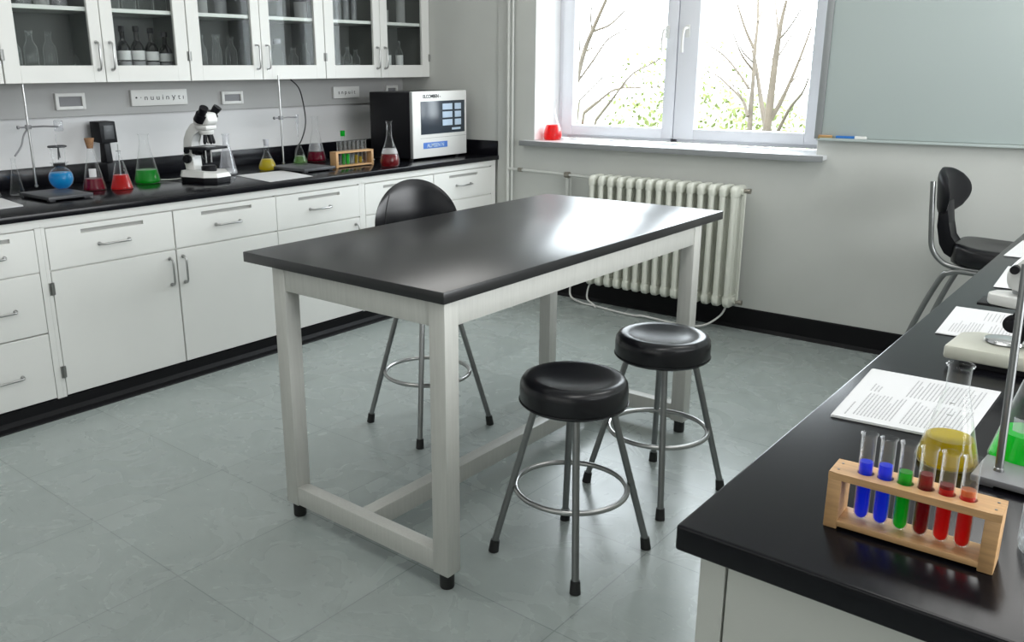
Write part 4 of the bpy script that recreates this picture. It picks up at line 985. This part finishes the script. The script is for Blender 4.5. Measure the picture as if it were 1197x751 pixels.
# ---------------------------------------------------------------- right bench
t = thing('lab_bench', 'long black-topped white bench running along the right side of the room', 'bench', (0, 0, 0))
g = G(); g.box(-.427, 1.3, .9185, 3.95, .884, .920, .004, 3); g.obj('bench_top', 'resin', t)
g = G(); g.box(-.402, 1.27, .962, 3.92, .08, .883); g.box(-.36, 1.2, 1.02, 3.85, 0, .081); g.obj('carcass', 'bench_paint', t, smooth=False)
g = G(); g.box(-.403, -.369, .945, .962, .08, .882, .001, 1); g.obj('corner_stile', 'bench_paint', t)
g = G(); g.box(-.366, .43, .945, .962, .085, .880, .001, 1); g.obj('end_panel', 'bench_paint', t)

# yellow flask, green flask, papers, stand, microscope
t = flask('erlenmeyer_flask', 'clear flask of amber yellow liquid behind the front test tube rack', 'flask', (-.209, 1.328, ZR), cone_prof(.152, .0405, .0150, .24, .22), 'liquid_amber', .042, 'flasks on the right bench', 48)
g = G()
for k in range(3):
    a0 = -1.75; z = .066+k*.016; r = .0305-k*.0055
    g.prism([(math.cos(a)*r, math.sin(a)*r) for a in [a0+q*.08 for q in range(5)]]+[(math.cos(a)*(r-.0004), math.sin(a)*(r-.0004)) for a in [a0+.32-q*.08 for q in range(5)]], 'z', z, z+.0012)
g.obj('graduations', 'paper', t)
t = flask('erlenmeyer_flask', 'clear flask of bright green liquid behind the stand rod, cut off by the right edge', 'flask', (-.122, 1.395, ZR), cone_prof(.175, .047, .0165, .24, .22), 'liquid_bright_green', .050, 'flasks on the right bench', 48)
g = G(); g.prism([(math.cos(a)*.029, math.sin(a)*.029) for a in [-2.3+q*.1 for q in range(9)]]+[(math.cos(a)*.0284, math.sin(a)*.0284) for a in [-1.5-q*.1 for q in range(9)]], 'z', .055, .075); g.obj('etched_label', 'glass_frost', t)
t = thing('ring_stand', 'grey plate stand with a steel rod at the right edge of the right bench', 'laboratory stand', (-.06, 1.315, ZR), -.06, None)
g = G(); g.box(-.108, .12, -.042, .045, .004, .014, .002)
for a in (-.09, .1):
    for b in (-.03, .032): g.box(a-.01, a+.01, b-.008, b+.008, 0, .005, .001)
g.obj('base_plate', 'grey_metal', t)
g = G(); g.tube([(-.082, -.006, .012), (-.096, .02, .30)], .0052, 12); g.lathe([(.0065, .014), (.006, .018), (.0038, .020)], (-.082, -.006, 0), 14); g.obj('rod', 'chair_steel', t)
t = flask('beaker', 'clear beaker of water cut off at the right edge, near the front rack', 'beaker', (-.055, 1.135, ZR), [(0, .0), (.032, 0), (.036, .003), (.0375, .010), (.0375, .078), (.040, .082)], 'liquid_clear', .050, None, 40)

TXT = [(.06, .36, .05, .09, .02, .010), (.06, .47, .14, .90, .032, .010), (.53, .95, .08, .90, .032, .010)]
sheet('document', 'printed papers on the right bench just behind the front rack and yellow flask', [(-.393, 1.402), (-.408, 1.684), (-.200, 1.695), (-.203, 1.420)], ZR+.0004, n=4, cat='document', group='printed documents on the right bench',
      text=[(.06, .30, .08, .10, .03, .010), (.08, .50, .14, .44, .028, .009), (.08, .50, .50, .93, .030, .009), (.55, .70, .12, .2, .03, .01), (.56, .92, .40, .92, .030, .009)], seed=4, gap=.0009)
sheet('document', 'printed papers under the microscope stage side, middle of the right bench', [(-.375, 2.020), (-.388, 2.282), (-.190, 2.290), (-.180, 2.030)], ZR+.0004, n=3, cat='document', group='printed documents on the right bench',
      text=[(.10, .50, .10, .40, .030, .008), (.10, .55, .46, .9, .032, .008), (.62, .92, .35, .6, .04, .008)], seed=7)
sheet('document', 'white papers beyond the microscope head on the right bench', [(-.358, 2.56), (-.372, 2.86), (-.16, 2.87), (-.15, 2.57)], ZR+.0004, n=2, cat='document', group='printed documents on the right bench', text=[(.1, .5, .3, .9, .06, .008)], seed=8)
sheet('document', 'white papers at the far end of the right bench', [(-.410, 3.02), (-.405, 3.33), (-.19, 3.34), (-.18, 3.02)], ZR+.0004, n=2, cat='document', group='printed documents on the right bench', text=[(.1, .5, .3, .9, .06, .008)], seed=9)
tag_t = thing('microscope', 'cream and white microscope on the right bench, at the right edge of the photo', 'microscope', (-.20, 1.885, ZR))
t = tag_t
g = G()
bo = [(-.118, -.062), (-.095, .058), (.16, .075), (.16, -.090), (-.10, -.085)]
g.prism([(-.118, -.080), (-.112, .035), (-.085, .060), (.17, .060), (.17, -.080)], 'z', .012, .040, .006); bs = g.obj('base', 'cream_plastic', t)
g = G(); g.prism([(-.090, -.065), (-.085, .03), (-.07, .045), (.16, .045), (.16, -.065)], 'z', 0, .013); g.obj('base_skirt', 'plastic_black', t, smooth=False)
g = G(); g.lathe([(0, .040), (.026, .040), (.032, .043), (.031, .048), (.022, .0505), (0, .051)], (-.025, .0, 0), 32, mat=Matrix.Diagonal((1.15, 1, 1, 1))); g.obj('illuminator', 'chrome', t)
g = G(); g.tube([(-.004, .012, .045), (-.004, .012, .105)], .004, 10); g.obj('support_rod', 'plastic_black', t)
g = G(); Rm = Matrix.Translation((-.018, -.03, .088)) @ Matrix.Rotation(math.pi/2, 4, 'X'); g.lathe([(0, -.012), (.015, -.010), (.017, -.004), (.017, .006), (.011, .008), (.011, .018), (0, .019)], seg=24, mat=Rm)
Rm = Matrix.Translation((-.010, -.03, .104)) @ Matrix.Rotation(math.pi/2, 4, 'X'); g.lathe([(0, -.010), (.010, -.009), (.011, .006), (0, .008)], seg=20, mat=Rm); g.obj('focus_knob', 'plastic_black', t)
g = G(); g.box(-.084, .05, -.02, .04, .112, .1175, .001); st = g.obj('stage', 'plastic_black', t)
g = G()
g.prism([(-.064, -.030), (-.070, -.01), (-.062, .012), (-.03, .026), (.16, .040), (.16, -.055), (-.01, -.048)], 'z', .1185, .140, .005); g.obj('stage_arm', 'white_plastic', t, label='white rounded stage arm')
g = G(); g.lathe([(0, .140), (.014, .140), (.016, .150), (.016, .165), (.010, .168), (0, .168)], (-.018, .0, 0), 20); g.obj('objective', 'alu', t)
g = G(); g.prism([(-.040, .160), (-.030, .150), (.12, .150), (.12, .24), (.02, .24), (-.02, .215), (-.042, .19)], 'y', -.038, .040, .010); g.obj('viewing_head', 'white_plastic', t)
g = G(); g.tube([(-.028, -.03, .193), (-.028, -.050, .193)], .008, 14); g.tube([(.02, 0, .23), (-.01, 0, .285)], [.013, .012], 16); g.obj('eyepiece', 'plastic_black', t)
g = G(); g.prism([(.07, .03), (.15, .03), (.15, .25), (.09, .25)], 'y', -.028, .028, .006); g.obj('arm', 'white_plastic', t)

# ---------------------------------------------------------------- outside
g = G(); g.box(-40, 30, YB+.6, 90, -1.2, -1.0); o = struct(g.obj('ground', 'grass', smooth=False)); o.name = 'ground'
LEFT_TREE = [([(-5.84, 9.0, 1.27), (-5.65, 8.88, 1.68), (-5.44, 8.76, 1.97), (-5.24, 8.65, 2.22), (-5.11, 8.53, 2.34)], 0.035, 0.012), ([(-5.8, 9.0, 1.35), (-5.6, 9.02, 1.6), (-5.43, 9.04, 1.82), (-5.19, 9.06, 1.93), (-5.03, 9.08, 1.99)], 0.016, 0.005), ([(-5.59, 9.0, 1.92), (-5.35, 8.92, 1.97), (-5.16, 8.84, 2.07), (-5.03, 8.77, 2.13)], 0.01, 0.004), ([(-5.68, 9.0, 1.7), (-5.68, 9.09, 1.73), (-5.66, 9.19, 1.75)], 0.008, 0.004), ([(-5.7, 9.0, 0.99), (-5.52, 9.06, 1.14), (-5.35, 9.11, 1.26), (-5.11, 9.17, 1.28), (-4.82, 9.23, 1.29)], 0.012, 0.004), ([(-5.53, 9.0, 0.91), (-5.22, 8.8, 1.14), (-4.87, 8.61, 1.42), (-4.56, 8.41, 1.52), (-4.31, 8.22, 1.59)], 0.01, 0.004), ([(-5.77, 9.0, 1.13), (-5.42, 8.71, 1.28), (-5.07, 8.42, 1.44), (-4.81, 8.12, 1.54)], 0.007, 0.003), ([(-5.21, 9.0, 1.28), (-5.24, 9.3, 1.37), (-5.25, 9.61, 1.44)], 0.006, 0.003), ([(-5.78, 9.0, 1.69), (-5.65, 8.78, 1.76), (-5.51, 8.57, 1.82)], 0.007, 0.004), ([(-5.63, 9.0, 1.94), (-5.5, 8.76, 2.07), (-5.33, 8.52, 2.18)], 0.007, 0.004)]
RIGHT_TREE = [([(-4.47, 11.0, 0.7), (-4.54, 11.15, 0.98), (-4.6, 11.3, 1.27), (-4.67, 11.45, 1.73), (-4.72, 11.59, 2.05), (-4.8, 11.74, 2.35), (-4.87, 11.89, 2.51)], 0.034, 0.012), ([(-4.5, 11.0, 1.72), (-4.62, 10.97, 1.96), (-4.74, 10.95, 2.26)], 0.014, 0.006), ([(-4.48, 11.0, 2.04), (-4.56, 11.3, 2.17), (-4.65, 11.61, 2.33)], 0.009, 0.004), ([(-4.25, 11.0, 0.71), (-4.23, 10.99, 1.14), (-4.21, 10.98, 1.55), (-4.19, 10.97, 1.83), (-4.17, 10.97, 2.05), (-4.13, 10.96, 2.27)], 0.034, 0.01), ([(-4.2, 11.0, 1.83), (-4.29, 11.13, 2.06), (-4.38, 11.25, 2.3)], 0.01, 0.005), ([(-4.2, 11.0, 1.81), (-3.96, 10.69, 1.95), (-3.71, 10.37, 2.16)], 0.009, 0.004), ([(-4.21, 11.0, 1.58), (-4.15, 11.12, 1.76), (-4.05, 11.24, 2.03)], 0.008, 0.004), ([(-4.26, 11.0, 0.75), (-4.44, 11.22, 1.08), (-4.61, 11.44, 1.42), (-4.78, 11.66, 1.71)], 0.022, 0.012), ([(-4.23, 11.0, 0.83), (-4.11, 11.01, 1.07), (-4.0, 11.02, 1.37), (-3.91, 11.03, 1.66), (-3.83, 11.04, 1.96)], 0.02, 0.006), ([(-3.99, 11.0, 1.32), (-3.96, 11.22, 1.44), (-3.9, 11.43, 1.52)], 0.008, 0.003), ([(-3.92, 11.0, 1.57), (-3.88, 11.15, 1.62), (-3.85, 11.31, 1.71)], 0.007, 0.003), ([(-4.11, 11.0, 0.71), (-3.89, 10.74, 1.01), (-3.67, 10.48, 1.2), (-3.52, 10.22, 1.38)], 0.014, 0.005), ([(-4.51, 11.0, 0.89), (-4.64, 11.12, 1.08), (-4.88, 11.23, 1.25), (-5.1, 11.35, 1.38), (-5.32, 11.46, 1.46)], 0.014, 0.005), ([(-4.52, 11.0, 1.23), (-4.71, 11.05, 1.44), (-4.93, 11.11, 1.64), (-5.17, 11.16, 1.78)], 0.012, 0.005), ([(-4.5, 11.0, 1.47), (-4.58, 10.82, 1.65), (-4.65, 10.64, 1.94)], 0.011, 0.004), ([(-4.5, 11.0, 1.56), (-4.45, 10.58, 1.66), (-4.35, 10.16, 1.77)], 0.008, 0.004), ([(-4.52, 11.0, 1.23), (-4.78, 11.33, 1.23), (-5.09, 11.66, 1.3)], 0.006, 0.003), ([(-4.59, 11.0, 1.08), (-4.66, 10.98, 1.2), (-4.77, 10.95, 1.32)], 0.006, 0.003), ([(-4.23, 11.0, 1.53), (-4.37, 11.2, 1.65), (-4.5, 11.39, 1.77)], 0.007, 0.003)]

def traced_tree(name, label, branches, rootz=-1.0, droot=None):
    t = thing(name, label, 'tree', (0, 0, 0), 0, 'bare trees outside the window')
    g = G()
    for pts, a, b in branches[:droot[0]]:
        base = Vector(pts[0]); P = smooth_path(pts, 4) if len(pts) > 2 else [Vector(p) for p in pts]
        n_ = len(P); g.tube(P, [a+(b-a)*i/(n_-1) for i in range(n_)], 8)
    for (p, r) in droot[1]:
        p = Vector(p); q = Vector(droot[2]); g.tube([q, q.lerp(p, .5)+Vector((0, 0, .1)), p], [r*1.6, r*1.2, r], 8)
    g.obj('trunk', 'bark', t)
    rnd = random.Random(5)
    for pts, a, b in branches[droot[0]:]:
        a *= 1.6; b *= 1.8
        g = G(); P = smooth_path(pts, 4) if len(pts) > 2 else [Vector(p) for p in pts]
        n_ = len(P); g.tube(P, [a+(b-a)*i/(n_-1) for i in range(n_)], 7)
        g.obj('branch', 'bark', t)
    return t
traced_tree('bare_tree', 'bare branching tree seen through the left window pane', LEFT_TREE, droot=(2, [(LEFT_TREE[0][0][0], .04), (LEFT_TREE[1][0][0], .02), (LEFT_TREE[4][0][0], .014), (LEFT_TREE[5][0][0], .012), (LEFT_TREE[6][0][0], .010)], (-6.1, 9.2, -1.0)))
traced_tree('bare_tree', 'bare many-stemmed tree seen through the right window pane', RIGHT_TREE, droot=(1, [(RIGHT_TREE[0][0][0], .04), (RIGHT_TREE[3][0][0], .04), (RIGHT_TREE[11][0][0], .02)], (-4.2, 11.1, -1.0)))
def shrub(label, c, R, n, seed, size=.045):
    rnd = random.Random(seed); t = thing('shrub', label, 'shrub', (c[0], c[1], -1.0), 0, 'spring shrubs outside')
    g = G()
    for k in range(n):
        a, b, r = rnd.uniform(0, 2*math.pi), rnd.uniform(-1, 1), rnd.random()**.4
        p = Vector((R[0]*r*math.cos(a)*math.sqrt(1-b*b), R[1]*r*math.sin(a)*math.sqrt(1-b*b), c[2]+1.0+R[2]*r*b))
        u = Vector((rnd.uniform(-1, 1), rnd.uniform(-1, 1), rnd.uniform(-1, 1))).normalized(); v = u.orthogonal().normalized(); s_ = size*rnd.uniform(.6, 1.4)
        q = [g.b.verts.new(p+u*s_), g.b.verts.new(p+v*s_*.5), g.b.verts.new(p-u*s_), g.b.verts.new(p-v*s_*.5)]; g.b.faces.new(q)
    g.obj('foliage', 'leaf', t, smooth=False)
    g = G()
    for k in range(5): a = k*1.3; g.tube([(0, 0, 0), (math.cos(a)*R[0]*.5, math.sin(a)*R[1]*.5, (c[2]+1.0))], [.03, .01], 6)
    g.obj('stem', 'bark', t)
shrub('pale green spring shrub outside, behind the bare branches of the left pane', (-7.0, 14.0, .5), (1.5, .9, 1.6), 1500, 3)
shrub('low pale green shrub outside, left of the bare tree in the right pane', (-6.0, 15.5, .05), (1.0, .8, .95), 900, 4)
shrub('low pale green shrub outside, right of the bare tree in the right pane', (-4.3, 15.0, .0), (.8, .7, .9), 700, 6)
